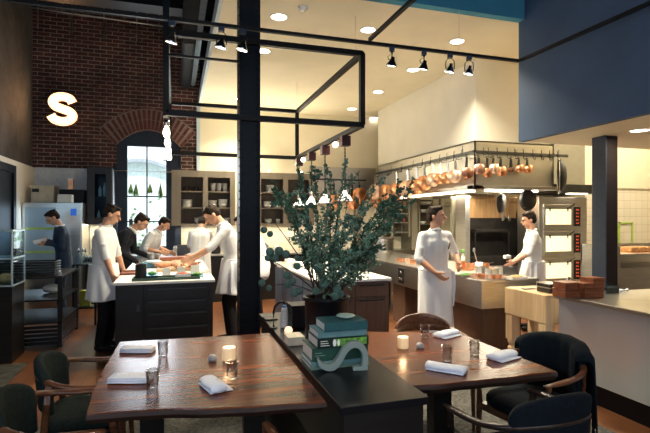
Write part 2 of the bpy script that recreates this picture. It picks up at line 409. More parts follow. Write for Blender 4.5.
struct('trim_arch_mortar', b, mat('arch_mortar', (.24, .18, .16), .9))
b = MB()
for row in range(2):
    Nv = 19
    for i in range(Nv):
        f = (i + .5) / Nv * 2 - 1; x = WC + f * (WX1 - WX0) / 2 * 1.04; z = archz(max(WX0, min(WX1, x)))
        a = -f * .75; o = Vector((math.sin(-a), 0, math.cos(a)))
        T = Matrix.Translation(Vector((x, YB - .004, z)) + o * (.11 + row * .20 - .03 * 0)) @ Matrix.Rotation(-a * 1.0, 4, 'Y')
        b.box(-.028, .028, -.014, .006, -.094, .094, T)
struct('trim_brick_arch', b, mat('arch_brick', (.11, .032, .024), .8, var=.4, scale=5, bump=.4))
# window 1: dark arched frame, six lights
GX0, GX1, GZ1 = -.92, -.19, 3.06
b = MB(); Y0, Y1 = YB + .06, YB + .16
b.box(WX0, GX0, Y0, Y1, ZSILL, ZSPR).box(GX1, WX1, Y0, Y1, ZSILL, ZSPR).box(GX0, GX1, Y0, Y1, ZSILL, ZSILL + .1)
for i in range(N):
    xa = WX0 + (WX1 - WX0) * i / N; xb = WX0 + (WX1 - WX0) * (i + 1) / N
    z0 = GZ1 if xb > GX0 and xa < GX1 else ZSPR
    z0 = min(z0, ZSPR)
    b.add([(xa, Y0, z0), (xb, Y0, z0), (xb, Y0, archz(xb) + .01), (xa, Y0, archz(xa) + .01), (xa, Y1, z0), (xb, Y1, z0), (xb, Y1, archz(xb) + .01), (xa, Y1, archz(xa) + .01)],
          [(0, 1, 2, 3), (4, 7, 6, 5), (0, 4, 5, 1), (3, 2, 6, 7)])
b.box((GX0 + GX1) / 2 - .012, (GX0 + GX1) / 2 + .012, Y0, Y1, ZSILL, GZ1)
for z in (2.05, 1.55): b.box(GX0, GX1, Y0, Y1, z - .012, z + .012)
wf = struct('window_1', b, mat('navy_window_frame', (.012, .02, .04), .5))
MB().box(GX0, GX1, YB + .10, YB + .106, ZSILL + .1, ZSPR).build('window_pane', M['pane'], wf)
struct('trim_window_post', MB().box(-.02, .10, YB - .14, YB - .01, 0, 2.62).box(-1.16, -1.09, YB - .10, YB - .01, 0, 2.62), mat('navy_post', (.012, .022, .045), .5))
struct('window_added_frame', MB().box(XL, XL + .06, -.95, -.88, 1.5, 3.1).box(XL, XL + .06, 1.48, 1.55, 1.5, 3.1).box(XL, XL + .06, -.88, 1.48, 1.5, 1.57).box(XL, XL + .06, -.88, 1.48, 3.03, 3.1).box(XL, XL + .05, .28, .32, 1.57, 3.03), M['navy_metal'])  # added unseen frame around the left fill light, on a closed wall
# white partitions and door at the left
struct('wall_partition_left', MB().box(XL, XL + .05, 5.5, 7.5, 0, 2.55).box(XL, XL + .05, 8.95, YB, 0, 2.55).box(XL, XL + .05, 7.5, 8.95, 2.46, 2.55), M['white_paint'])
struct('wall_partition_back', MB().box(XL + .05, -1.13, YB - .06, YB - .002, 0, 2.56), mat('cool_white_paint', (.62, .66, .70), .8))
d = struct('door_1', MB().box(XL + .01, XL + .07, 7.5, 7.62, 0, 2.46).box(XL + .01, XL + .07, 8.83, 8.95, 0, 2.46).box(XL + .01, XL + .07, 7.62, 8.83, 2.34, 2.46).box(XL + .01, XL + .04, 7.62, 8.83, 0, 2.34), M['navy_metal'])
MB().beam((XL + .04, 8.74, 1.0), (XL + .10, 8.74, 1.0), .02, .02).beam((XL + .10, 8.76, 1.0), (XL + .10, 8.62, 1.0), .02, .02).build('door_handle', M['steel'], d)
# kitchen walls on the right
struct('wall_bulkhead', MB().box(4.10, 5.40, 5.93, 9.4, 2.72, ZC), M['white_paint'])
struct('wall_olive', MB().box(6.42, 7.12, 6.95, 7.2, 0, ZC).box(4.62, 6.42, 7.36, 7.42, 0, 2.05), M['olive'])
struct('wall_tiled', MB().box(7.12, XR, 7.0, 7.1, 0, 2.18), M['tile'])
struct('wall_above_tile', MB().box(7.12, XR, 6.97, 7.1, 2.18, ZC), M['cream'])
struct('wall_splashback', MB().box(.10, 4.6, YB - .075, YB - .05, 0, 1.55).box(-1.13, -1.09, YB - .075, YB - .05, 0, 1.5), M['tile'])
# kitchen downlights
downs = [(279, 17), (263.5, 51), (240, 99), (282, 115), (368, 30), (457, 41.5), (413, 70), (378, 92), (352, 109), (374, 118)]
dl = None
where = ['nearest the steel frame, left of the pair', 'behind the dark column top', 'far left near the ceiling edge', 'in the far left row above the dish cabinets', 'above the near track, left of its bend',
         'beside the long ceiling wire of the right track', 'above the second spot of the right track', 'in front of the white bulkhead, near its corner', 'farther left of the bulkhead corner', 'smallest, beside the bulkhead back corner']
for i, (px, py) in enumerate(downs):
    p = onz(px, py, ZC)
    if dl is None:
        dl = thing('recessed_downlight', '', 'light', p, group='round recessed downlights in the cream ceiling')
        MB().lathe([(.085, -.002), (.10, -.006), (.10, .0), (.085, .0)], n=24, cap=False).build('trim_ring', M['porcelain'], dl, smooth=True)
        MB().lathe([(.001, -.001), (.086, -.001), (.086, 0), (.001, 0)], n=24).build('lamp_face', M['lightface'], dl)
        dl['label'] = 'round recessed downlight in the cream ceiling, ' + where[0]
    else: dup(dl, p, 'round recessed downlight in the cream ceiling, ' + where[i])
    if i not in (6, 7, 8, 9): lamp('AREA', p - Vector((0, 0, .03)), 58, WARM, .16, p - Vector((0, 0, 1)), name='downlight_beam', spread=R(115))
for q in ((6.3, 5.8), (8.0, 5.9)):
    lamp('AREA', (q[0], q[1], ZC - .03), 50, WARM, .16, (q[0], q[1], 0), name='downlight_beam')
p = onz(640, 130.5, ZS)
d2 = dup(dl, p, 'large round recessed downlight in the low ceiling right of the blue wall')
lamp('AREA', p - Vector((0, 0, .03)), 8, WARM, .16, p - Vector((0, 0, 1)), name='downlight_beam')
lamp('AREA', (6.2, 3.0, ZS - .03), 8, WARM, .16, (6.2, 3.0, 0), name='downlight_beam')
lamp('AREA', (1.4, 9.6, 2.62), 40, WARM, 2.6, (1.4, 8.6, 4), size_y=.25, name='ceiling_fill_light')  # added upward fill to brighten the ceiling, beyond the small cabinet lamps
# sprinkler / detector on the ceiling
p = onz(303, 7, ZC)
sd = MB().lathe([(.001, -.045), (.03, -.045), (.035, -.03), (.055, -.02), (.055, 0), (.001, 0)], n=16).build('smoke_detector', M['porcelain'], None, smooth=True); sd.location = p
tag(sd, 'small white smoke detector on the cream ceiling above the track', 'detector')
# main column in the middle and the one behind the steel counter
b = MB(); X0 = .72; YC = 5.0
b.box(X0 - .105, X0 - .085, YC - .11, YC + .11, 0, ZH).box(X0 + .085, X0 + .105, YC - .11, YC + .11, 0, ZH).box(X0 - .085, X0 + .085, YC - .085, YC - .065, 0, ZH).box(X0 - .085, X0 + .085, YC + .065, YC + .085, 0, ZH)
b.box(X0 - .15, X0 + .15, YC - .15, YC + .15, 0, .02)
z = .1
while z < ZH - .1:
    for xx in (X0 - .07, X0 + .07): b.ell((xx, YC - .087, z), (.010, .007, .010), 6, 4)
    b.ell((X0 - .107, YC - .08, z), (.007, .010, .010), 6, 4)
    z += .085
tag(settle(b.build('steel_column', M['navy_metal'])), 'tall dark navy riveted steel column standing behind the left table', 'column')
p = Vector((4.50, 4.12, 0))
r_ = thing('steel_column', 'dark square column standing behind the stainless steel counter', 'column', p)
MB().box(-.075, .09, -.08, .08, 0, ZS).build('shaft', mat('dark_brown_column', (.022, .015, .015), .5), r_, bevel=.008)
MB().box(-.09, -.075, -.09, .09, 0, ZS).build('side_plate', mat('blue_grey_plate', (.022, .032, .055), .5), r_)

# ================================================================== DINING ROOM
rn = random.Random(3)
tag(settle(MB().box(-1.25, 3.12, .6, 4.15, .001, .010).build('area_rug', M['rug'])), 'grey speckled rug under the two slab tables', 'rug')
tag(settle(MB().box(-2.53, -1.56, .6, 6.05, .001, .010).build('area_rug', M['rug2'])), 'dark mottled rug along the left side of the wooden floor', 'rug')

def slab_table(label, outline, legs, name='dining_table', ztop=.75, th=.05):
    t = thing(name, label, 'table')
    n = len(outline); cx = sum(p[0] for p in outline) / n; cy = sum(p[1] for p in outline) / n
    b = MB()
    def ring(z, k): return [(p[0] + (cx - p[0]) * k, p[1] + (cy - p[1]) * k, z) for p in outline]
    rings = [ring(ztop - th, .035), ring(ztop - th * .5, .0), ring(ztop - .006, .006), ring(ztop, .012)]
    V = [q for r_ in rings for q in r_]; b.v = [tuple(q) for q in V]
    for i in range(3):
        for j in range(n):
            k = (j + 1) % n; b.f.append((i * n + j, i * n + k, (i + 1) * n + k, (i + 1) * n + j)); b.mi.append(1 if i < 2 else 0)
    b.f.append(tuple(range(n))[::-1]); b.mi.append(1); b.f.append(tuple(3 * n + j for j in range(n))); b.mi.append(0)
    b.build('tabletop', [M['table'], M['table_edge']], t)
    for (x, y) in legs:
        MB().box(x - .06, x + .06, y - .05, y + .05, .013, ztop - th).box(x - .10, x + .10, y - .30, y + .30, .013, .05).build('leg', M['black_wood'], t, bevel=.006)
    return settle(t)
def edge(a, b, n, amp, seed):
    # wavy natural edge between two corners
    r_ = random.Random(seed); a = Vector(a); b = Vector(b); d = (b - a); nrm = Vector((-d.y, d.x)).normalized(); out = []
    p1, p2, p3 = r_.uniform(0, 6), r_.uniform(0, 6), r_.uniform(0, 6)
    for i in range(n):
        t = i / n; w_ = math.sin(PI * t) ** .5
        q = a + d * t + nrm * (amp * w_ * (math.sin(5 * t + p1) + .5 * math.sin(11 * t + p2) + .25 * math.sin(27 * t + p3)))
        out.append((q.x, q.y))
    return out
o1 = edge((-.375, 2.30), (.672, 2.13), 26, .014, 1) + edge((.672, 2.13), (.672, 3.55), 2, 0, 1) + edge((.672, 3.55), (-.375, 3.60), 22, .014, 2) + [(-.375, 3.60), (-.40, 2.86), (-.38, 2.845), (-.392, 2.82)] + edge((-.405, 2.80), (-.375, 2.30), 6, .006, 4)
slab_table('long dark mahogany live-edge table on the left of the black console', o1, ((-.12, 2.72), (.42, 2.72)))
o2 = edge((1.128, 2.20), (2.03, 2.165), 26, .016, 11) + edge((2.03, 2.165), (2.02, 3.12), 8, .006, 6) + edge((2.02, 3.12), (1.128, 3.46), 20, .012, 7) + [(1.128, 3.46)]
slab_table('dark mahogany live-edge table on the right of the black console', o2, ((1.55, 2.62),))

# black console between the tables
t = thing('console', 'long black console standing between the two mahogany tables', 'console')
MB().box(.685, 1.115, 1.97, 4.15, .745, .78).build('console_top', M['console'], t, bevel=.003)
MB().box(.705, 1.095, 1.99, 2.03, .012, .745).box(.705, 1.095, 4.08, 4.12, .012, .745).box(.705, .735, 2.03, 4.08, .40, .745).box(1.065, 1.095, 2.03, 4.08, .40, .745).box(.705, 1.095, 2.03, 4.08, .06, .10).build('body', M['black_wood'], t)
settle(t)

# ---- chairs
def barrel_chair(label, loc, rz, cloth, wood_, h=.80, group=None, pad=True):
    t = thing('armchair', label, 'chair', (loc[0], loc[1], .0), rz, group)
    # faces +Y
    def rail(a):   # a from 0 (left front) to 1 (right front)
        th = PI * a
        x = -.285 * math.cos(th); y = .0 - .27 * math.sin(th) ** .8 if 0 < a < 1 else 0
        return x, y
    pts = []; rs = []
    pts.append(Vector((-.265, .24, .655))); rs.append(.018)
    pts.append(Vector((-.29, .18, .66))); rs.append(.024)
    for i in range(13):
        a = i / 12; x, y = rail(a); z = .66 + .055 * math.sin(PI * a)
        pts.append(Vector((x, y, z))); rs.append(.024 if 2 < i < 10 else .021)
    pts.append(Vector((.29, .18, .66))); rs.append(.024)
    pts.append(Vector((.265, .24, .655))); rs.append(.018)
    MB().tube(pts, rs, 10, flat=.75).build('arm_rail', wood_, t, smooth=True, sub=1)
    if pad:
        def back(u, v):
            a = .20 + .60 * u; x, y = rail(a); k = math.sin(PI * min(1, max(0, (a - .2) / .6)))
            top = h - .10 * (1 - k ** .45)
            z = .50 + (top - .50) * v
            f = 1.0 + .10 * (v - .5)
            return (x * f * .96, y * f + .012, z)
        MB().grid(back, 18, 8).build('backrest', cloth, t, smooth=True, solid=.05, bevel=0, sub=1)
    else:
        def back(u, v):
            a = .17 + .66 * u; x, y = rail(a); z = .66 + (.13 * math.sin(PI * u) ** .5 + .02) * v
            return (x, y, z)
        MB().grid(back, 18, 5).build('backrest', wood_, t, smooth=True, solid=.03, sub=1)
    b = MB()
    rings = []
    for z, k in ((.395, .93), (.41, 1), (.445, 1), (.465, .95), (.475, .80)):
        rings.append([Vector((.25 * k * (1.0 if True else 1) * (abs(math.cos(q)) ** .6) * (1 if math.cos(q) > 0 else -1), .235 * k * (abs(math.sin(q)) ** .6) * (1 if math.sin(q) > 0 else -1), z)) for q in [2 * PI * i / 28 for i in range(28)]])
    b.rings(rings); b.build('seat', cloth, t, smooth=True)
    MB().box(-.22, .22, .18, .21, .35, .395).box(-.22, .22, -.21, -.18, .35, .395).box(-.23, -.2, -.2, .2, .35, .395).box(.2, .23, -.2, .2, .35, .395).build('seat_frame', wood_, t)
    for sx in (-1, 1):
        MB().tube([(.27 * sx, .19, .655), (.245 * sx, .205, .40), (.245 * sx, .225, 0.016)], [.018, .021, .012], 10).build('leg', wood_, t, smooth=True)
        MB().tube([(.235 * sx, -.17, .70), (.215 * sx, -.20, .40), (.215 * sx, -.26, 0.016)], [.016, .021, .012], 10).build('leg', wood_, t, smooth=True)
    return t
barrel_chair('wooden armchair with grey green upholstered back, the farther of two at the left table end', (-.50, 3.22, 0), R(-90), M['green_cloth'], M['chair_wood'])
barrel_chair('wooden armchair with grey green back at the left table, nearest the bottom left corner', (-.53, 2.60, 0), R(-90), M['green_cloth'], M['chair_wood'])
barrel_chair('dark armchair tucked under the front edge of the left table', (.12, 1.97, 0), R(0), M['navy_cloth'], M['chair_wood'], h=.70)
barrel_chair('dark armchair with navy back seen from behind at the front of the right table', (1.60, 1.95, 0), R(4), M['navy_cloth'], M['chair_dark_wood'], h=.84)
barrel_chair('wooden armchair draped with a black shawl at the right end of the right table', (2.16, 2.52, 0), R(100), M['navy_cloth'], M['chair_wood'], h=.79)
barrel_chair('low-backed bare wooden armchair behind the far corner of the right table', (1.92, 3.36, 0), R(172), M['chair_dark_wood'], M['chair_wood'], h=.76, pad=False)
# shawl over the right chair
def shawl(u, v):
    # u runs round the back, v runs from inside over the top to the outside hem
    a = .16 + .68 * u; th = PI * a; x0 = -.285 * math.cos(th); y0 = -.27 * math.sin(th) ** .8
    rip = .012 * math.sin(u * 31 + v * 2)
    k = math.sin(PI * u) ** .45
    top = .83 - .10 * (1 - k)
    if v < .3: z = top - .22 * (1 - v / .3) ; f = .80
    elif v < .4: q = (v - .3) / .1; z = top + .012 * math.sin(PI * q); f = .80 + .36 * q
    else: q = (v - .4) / .6; z = top - (.42 + .12 * u) * q; f = 1.16 + .05 * q
    f += rip * (1.0 + v)
    return (x0 * f, y0 * f, z)
s_ = thing('shawl', 'black fringed shawl draped over the back of the right end chair', 'shawl', (2.16, 2.52, 0), R(100))
MB().grid(shawl, 48, 26).build('cloth', M['shawl'], s_, smooth=True, solid=.010)
b = MB()
for i in range(60):
    u = (i + .5) / 60; p = Vector(shawl(u, 1)); b.tube([p, p + Vector((rn.uniform(-.006, .006), rn.uniform(-.006, .006), -.04)), p + Vector((rn.uniform(-.01, .01), rn.uniform(-.01, .01), -.085))], .0035, 5)
b.build('fringe', M['shawl'], s_)

# ---- table settings
def napkin(label, c, rz, L=.20, W=.075, grp='rolled white napkins on the tables'):
    # a folded napkin: rolled body on a flat tail
    t = thing('napkin', label, 'napkin', (c[0], c[1], c[2] + .0015), rz, grp)
    b = MB(); n = 40; r0 = .012
    prof = []
    for i in range(22):
        a = PI * 2 * i / 22
        prof.append((.046 * math.cos(a) * (1 if abs(math.cos(a)) < .95 else .97), .0195 + .0185 * math.sin(a)))
    rings = []
    for i in range(9):
        y = -L / 2 + L * i / 8; k = 1 if 0 < i < 8 else .93
        rings.append([Vector((p[0] * k + .004 * math.sin(i), y, max(0.001, .0195 + (p[1] - .0195) * k * (1 + .05 * math.sin(i * 1.7))))) for p in prof])
    b.rings(rings); b.build('rolled_fold', M['napkin'], t, smooth=True)
    def tail(u, v): return (-.045 + .115 * u, -L / 2 + .004 + (L - .008) * v, .004 + .004 * math.sin(u * 3) * (1 - u))
    MB().grid(tail, 8, 8).build('tail_fold', M['napkin'], t, smooth=True, solid=.005)
    return t
def flatnap(label, c, rz, L=.20, W=.105):
    t = thing('napkin', label, 'napkin', (c[0], c[1], c[2] + .0015), rz, 'rolled white napkins on the tables')
    for i, (w_, l_, z) in enumerate(((W, L, .0), (W * .95, L * .99, .010), (W * .84, L * .98, .019))):
        rings = []
        for q in range(7):
            y = -l_ / 2 + l_ * q / 6
            pr = []
            for k in range(16):
                a = 2 * PI * k / 16; pr.append(Vector((w_ / 2 * (abs(math.cos(a)) ** .4) * (1 if math.cos(a) > 0 else -1), y, z + .0055 + .0055 * math.sin(a) + .0015 * math.sin(q + k))))
            rings.append(pr)
        MB().rings(rings).build('fold', M['napkin'], t, smooth=True)
    return t
TT = .75
def tp(px, py, z=TT): return onz(px, py, z)
flatnap('folded white napkin at the far left end of the left table', tp(138, 351.5), R(90 - 17))
flatnap('folded white napkin at the left table, nearest its left end and front', tp(131, 381), R(90 - 15), L=.21, W=.11)
napkin('rolled white napkin lying upright on the left table by the front edge', tp(213, 388), R(16), L=.19)
napkin('rolled white napkin at the back of the right table', tp(446, 336), R(-68), L=.20)
napkin('rolled white napkin at the middle of the right table near its front edge', tp(446, 371), R(42), L=.22)
napkin('rolled white napkin at the right end of the right table', tp(502, 358), R(-73), L=.20)
def tumbler(label, c, h=.092, r=.034, first=[None]):
    if first[0] is None:
        prof = [(.001, .001), (r * .78, .001), (r * .80, .003), (r, h), (r - .0018, h), (r * .80 - .002, .012), (.001, .010)]
        o = MB().lathe(prof, n=28).build('water_tumbler', M['tglass'], None, smooth=True)
        o.location = c; tag(o, label, 'glass', 'clear water tumblers'); first[0] = o; return o
    o = first[0].copy(); C.objects.link(o); o.location = c; o['label'] = label; return o
for px, py, l in ((163, 356, 'clear tumbler beside the farthest napkin on the left table'), (152.5, 388, 'clear tumbler at the end of the nearer left napkin'), (232, 379, 'clear tumbler in front of the candle on the left table'),
                  (425, 338, 'clear tumbler behind the grey stone on the right table'), (447, 361, 'clear tumbler behind the middle napkin of the right table'), (474.5, 355, 'clear tumbler left of the right end napkin')):
    tumbler(l, tp(px, py) + Vector((0, 0, .001)))
def candle(label, c, r=.036, h=.078):
    t = thing('candle_holder', label, 'candle', c)
    prof = [(.001, 0)]
    b = MB(); rings = []
    for z, k in ((0, .93), (.006, 1), (h * .5, 1.0), (h - .006, 1.0), (h, .95), (h - .004, .86), (h - .022, .84), (h - .024, .02)):
        rings.append([Vector((r * k * (1 + .03 * math.cos(a * 8)) * math.cos(a), r * k * (1 + .03 * math.cos(a * 8)) * math.sin(a), z)) for a in [2 * PI * i / 32 for i in range(32)]])
    b.rings(rings); b.build('wax_shell', M['candle'], t, smooth=True)
    MB().ell((0, 0, h - .010), (.004, .004, .012), 8, 6).build('flame', M['flame'], t, smooth=True)
    return t
candle('ivory ribbed candle pot glowing on the left table', tp(229, 360), r=.037, h=.078)
candle('ivory ribbed candle pot on the right table beside the console', tp(403, 348), r=.036, h=.074)
# bud vase of stone on the left table and the one on the right
def budvase(label, c, twig):
    t = thing('bud_vase', label, 'vase', c)
    MB().lathe([(.001, 0), (.018, 0), (.026, .010), (.027, .022), (.020, .034), (.009, .041), (.007, .040), (.001, .036)], n=20).build('vase_body', M['stone'], t, smooth=True)
    if twig:
        MB().tube([(0, 0, .036), (.004, 0, .06), (-.002, .003, .085), (.008, .0, .11)], [.0016, .0014, .0012, .0008], 6).ell((.009, 0, .065), (.006, .004, .002)).ell((-.008, .002, .088), (.006, .004, .002)).ell((.008, .0, .11), (.004, .003, .006)).build('twig', M['twig'], t)
    return t
budvase('small grey stone bud vase with a twig, on the left table', tp(212.5, 361), True)
budvase('small round grey stone vase on the right table beside its candle', tp(420, 348.5), False)

# ---- things on the console
KT = .78
def kp(px, py, z=KT): return onz(px, py, z)
def book(label, x0, x1, y0, y1, z0, z1, cov, grp='books stacked on the console', spine='x'):
    t = thing('book', label, 'book', group=grp)
    c = .004
    MB().box(x0, x1, y0, y1, z0, z0 + c).box(x0, x1, y0, y1, z1 - c, z1).box(x0, x1, y0, y0 + c, z0 + c, z1 - c).build('cover', cov, t, bevel=.001)
    MB().box(x0 + .004, x1 - .006, y0 + c, y1 - .006, z0 + c, z1 - c).build('page_block', M['pages'], t)
    return t
bY = 2.50
bx = lambda px: ray(px)[0] * bY
z0 = KT + .001
specs = [  # px0, px1, height, cover, label
    (311, 369, .020, M['mint_book'], 'pale mint book at the bottom of the console stack'),
    (311, 368, .024, M['aqua_book'], 'thin pale aqua book second from the bottom of the console stack'),
    (312, 368, .070, M['green_book'], 'thick dark green cloth book in the middle of the console stack'),
    (317, 368, .052, M['dark_book'], 'black cookery book with a leafy photograph on its spine, under the pale book'),
    (318, 367, .034, M['aqua_book'], 'pale aqua book directly under the top teal book'),
    (324, 367, .048, M['teal_book'], 'teal cloth book on top of the console stack')]
for i, (a, c_, h, m_, l) in enumerate(specs):
    y0 = bY - .01 * (i % 2); t = book(l, bx(a), bx(c_), y0, y0 + .24 - .012 * i, z0, z0 + h, m_)
    if i == 3:
        b = MB(); b.box(bx(335), bx(366), y0 - .0012, y0, z0 + .006, z0 + h - .006); b.build('spine_photograph', mat('leafy_print', (.10, .26, .04), .4, var=.9, scale=45), t)
        b = MB(); b.ell((bx(334), y0 - .001, z0 + h * .5), (.010, .0012, .020)); b.ell((bx(338), y0 - .001, z0 + h * .48), (.008, .0012, .018)); b.build('spine_figure', M['stuff_white'], t)
        b = MB()
        for q in range(3): b.box(bx(320), bx(329 - q), y0 - .001, y0, z0 + .012 + q * .012, z0 + .016 + q * .012)
        b.build('spine_lettering', M['pages'], t)
    if i == 2:
        b = MB()
        for q in range(2): b.box(bx(315), bx(325 - 3 * q), y0 - .001, y0, z0 + .028 + q * .014, z0 + .032 + q * .014)
        b.build('spine_lettering', M['mint_book'], t)
    settle(t); z0 += h + .0008
zs = z0
o = MB().lathe([(.001, 0), (.03, .001), (.052, .010), (.055, .014), (.050, .018), (.025, .022), (.001, .023)], n=24).build('stone_dish', M['dish'], None, smooth=True)
o.location = (bx(351), bY + .09, zs + .001); tag(o, 'flat pale oval dish lying on the top teal book', 'dish')
# S-shaped bookend standing in front of the stack
cpts = []
P2 = [(-.128, .068), (-.120, .045), (-.100, .028), (-.074, .020), (-.046, .026), (-.022, .048), (-.002, .080), (.018, .112), (.045, .134), (.076, .140), (.104, .128), (.122, .100), (.127, .070), (.127, .040), (.118, .012)]
def ribbon(P2, w0, depth, T):
    n = len(P2); L = []; Rr = []
    for i, p in enumerate(P2):
        a = Vector(P2[max(0, i - 1)]); c_ = Vector(P2[min(n - 1, i + 1)]); d = (c_ - a).normalized(); nr = Vector((-d.y, d.x)); ww = w0[i] / 2 if hasattr(w0, '__len__') else w0 / 2
        L.append(Vector(p) + nr * ww); Rr.append(Vector(p) - nr * ww)
    return MB().rings([[T @ Vector((l.x, 0, l.y)), T @ Vector((l.x, depth, l.y)), T @ Vector((r_.x, depth, r_.y)), T @ Vector((r_.x, 0, r_.y))] for l, r_ in zip(L, Rr)])
wd = [.012, .022, .028, .034, .038, .036, .034, .034, .034, .034, .034, .033, .032, .032, .030]
# refine
def refine(P, k=4):
    out = []
    for i in range(len(P) - 1):
        p0 = P[max(0, i - 1)]; p1 = P[i]; p2 = P[i + 1]; p3 = P[min(len(P) - 1, i + 2)]
        for q in range(k):
            t_ = q / k
            out.append(tuple(.5 * ((2 * b_) + (-a_ + c_) * t_ + (2 * a_ - 5 * b_ + 4 * c_ - d_) * t_ ** 2 + (-a_ + 3 * b_ - 3 * c_ + d_) * t_ ** 3) for a_, b_, c_, d_ in zip(p0, p1, p2, p3)))
    out.append(P[-1]); return out
P3 = refine(P2); w3 = [q[0] for q in refine([(x,) for x in wd])]
kb = kp(347, 376)
T = Matrix.Translation((kb.x, 2.435, KT + .001)) @ Matrix.Rotation(R(-10), 4, 'Z')
b = ribbon(P3, w3, .045, T)
b.box(.060, .142, 0, .045, 0.0, .022, T)
tag(settle(b.build('bookend', M['bookend'], None, bevel=.002)), 'pale green S-shaped bookend in front of the stacked books', 'bookend')
# tall black vase with branches
vx, vy = .92, 2.93
tv = thing('branch_arrangement', 'tall black vase of blue green eucalyptus branches and round seed pods on the console', 'plant', (vx, vy, KT + .001))
MB().lathe([(.001, 0), (.135, 0), (.142, .008), (.142, .03), (.136, .036), (.137, .16), (.139, .300), (.150, .306), (.150, .326), (.140, .330), (.132, .31), (.125, .04), (.001, .03)], n=40).build('vase', M['black_metal'], tv, smooth=True, bevel=0)
def branch_path(px, py, dy=0.0, bend=.0, n=9, start=(0, 0)):
    # from the vase mouth to the picture position (px, py) at depth vy + dy
    e = at(px, py, vy + dy) - Vector((vx, vy, KT)); s0 = Vector((start[0], start[1], .30))
    out = []
    for i in range(n):
        t_ = i / (n - 1); q = s0.lerp(e, t_); q.z += bend * math.sin(PI * t_); out.append(q)
    return out
twigs = MB(); lv = [MB(), MB()]
rl = random.Random(21)
def leaf(p, d, s, k):
    d = d.normalized(); x, y, _ = basis(d); a = rl.uniform(0, 2 * PI); sd_ = x * math.cos(a) + y * math.sin(a); up = d.cross(sd_)
    w_ = s * .30
    m1 = p + d * s * .35; m2 = p + d * s * .72
    lv[k].add([p, m1 + sd_ * w_ + up * s * .08, m2 + sd_ * w_ * .8 + up * s * .06, p + d * s - up * s * .05, m2 - sd_ * w_ * .8 + up * s * .06, m1 - sd_ * w_ + up * s * .08, m1, m2],
              [(0, 1, 6), (1, 2, 7, 6), (2, 3, 7), (0, 6, 5), (6, 7, 4, 5), (7, 3, 4)])
def spray(path, r0, dens, ls, k, side=.6, t0=.25, sub=0, spread=.10):
    twigs.tube(path, [r0 * (1 - .75 * i / (len(path) - 1)) for i in range(len(path))], 6)
    L = sum((path[i + 1] - path[i]).length for i in range(len(path) - 1))
    n = int(L * dens)
    for q in range(n):
        t_ = t0 + (1 - t0) * rl.random(); f = t_ * (len(path) - 1); i = min(int(f), len(path) - 2); p = path[i].lerp(path[i + 1], f - i); d = (path[i + 1] - path[i]).normalized()
        off = Vector((rl.gauss(0, 1), rl.gauss(0, 1), rl.gauss(0, .6))).normalized()
        leaf(p, d * (1 - side) + off * side, ls * rl.uniform(.55, 1.1), k)
    for q in range(sub):
        t_ = t0 + (1 - t0) * (q + rl.random()) / max(1, sub); f = t_ * (len(path) - 1); i = min(int(f), len(path) - 2); p = path[i].lerp(path[i + 1], f - i); d = (path[i + 1] - path[i]).normalized()
        off = Vector((rl.gauss(0, 1), rl.gauss(0, 1), rl.gauss(.2, .6))).normalized(); Ls = spread * rl.uniform(.6, 1.3)
        e = p + (d * .6 + off * .8).normalized() * Ls; mid = p.lerp(e, .5) + Vector((0, 0, .01))
        twigs.tube([p, mid, e], [r0 * .4, r0 * .3, r0 * .2], 5)
        for g in range(int(Ls * dens * 1.25)):
            u_ = rl.random(); pp = p.lerp(e, u_); o2 = Vector((rl.gauss(0, 1), rl.gauss(0, 1), rl.gauss(0, 1))).normalized()
            leaf(pp, (e - p).normalized() * .4 + o2 * .7, ls * rl.uniform(.5, 1.1), k)
ends = [(272, 188, .05, 0), (285, 196, -.1, 0), (300, 172, .0, 0), (314, 166, .1, 0), (322, 205, -.12, 1), (331, 175, .05, 0), (346, 160, .0, 1), (352, 176, .08, 1), (362, 206, -.1, 1), (374, 188, .1, 0), (392, 196, .0, 0), (404, 186, .05, 0),
        (413, 202, .0, 0), (400, 216, -.12, 0), (388, 226, .12, 0), (372, 234, -.15, 1), (352, 226, -.2, 1), (338, 236, -.18, 1), (318, 232, -.15, 1), (300, 232, -.1, 1), (293, 214, .1, 1), (366, 250, -.15, 1), (383, 246, .05, 0), (345, 258, -.2, 1), (325, 262, -.2, 1), (360, 272, -.2, 1), (309, 252, -.15, 1), (374, 262, .1, 1), (340, 200, .1, 1), (357, 218, .12, 1), (384, 210, -.05, 0), (331, 216, .15, 0), (303, 190, -.05, 1), (411, 190, -.02, 0)]
for i, (px, py, dy, k) in enumerate(ends):
    a = rl.uniform(0, 2 * PI)
    spray(branch_path(px, py, dy, rl.uniform(.0, .05), start=(.07 * math.cos(a), .07 * math.sin(a))), .0045, 150, .030 if k == 0 else .024, k, sub=8 if py < 225 else 13, t0=.22, spread=.11)
# bare hanging twig crossing the picture and the thin dark stem with pods
twigs.tube(branch_path(268, 214, 0, .02), [.005 - .0004 * i for i in range(9)], 6)
twigs.tube(branch_path(262, 255, -.1, .02), [.005 - .0004 * i for i in range(9)], 6)
twigs.tube(branch_path(264, 287, -.05, .05), [.005 - .0004 * i for i in range(9)], 6)
twigs.build('branches', M['twig'], tv)
lv[0].build('foliage', M['leaf'], tv); lv[1].build('foliage', M['leaf2'], tv)
pods = [(264, 230, 3.4), (270, 234, 3.2), (270, 252, 4.6), (279, 251, 4.4), (286, 254, 4), (275, 258, 4), (268, 258, 3.6), (262, 283, 3.6), (269, 288, 3.2), (287, 275, 4), (292, 281, 3.8), (288, 285, 3.6), (297, 266, 3.8), (318, 267, 4.4), (297, 258, 3), (335, 296, 4.4), (340, 294, 4.2), (337, 289, 4), (324, 285, 4), (337, 291, 4), (310, 228, 3.2), (357, 228, 3.2), (352, 219, 3), (316, 291, 4), (299, 291, 4), (311, 205, 3), (294, 293, 4.2), (318, 176, 2.6), (346, 226, 3)]
pm = None
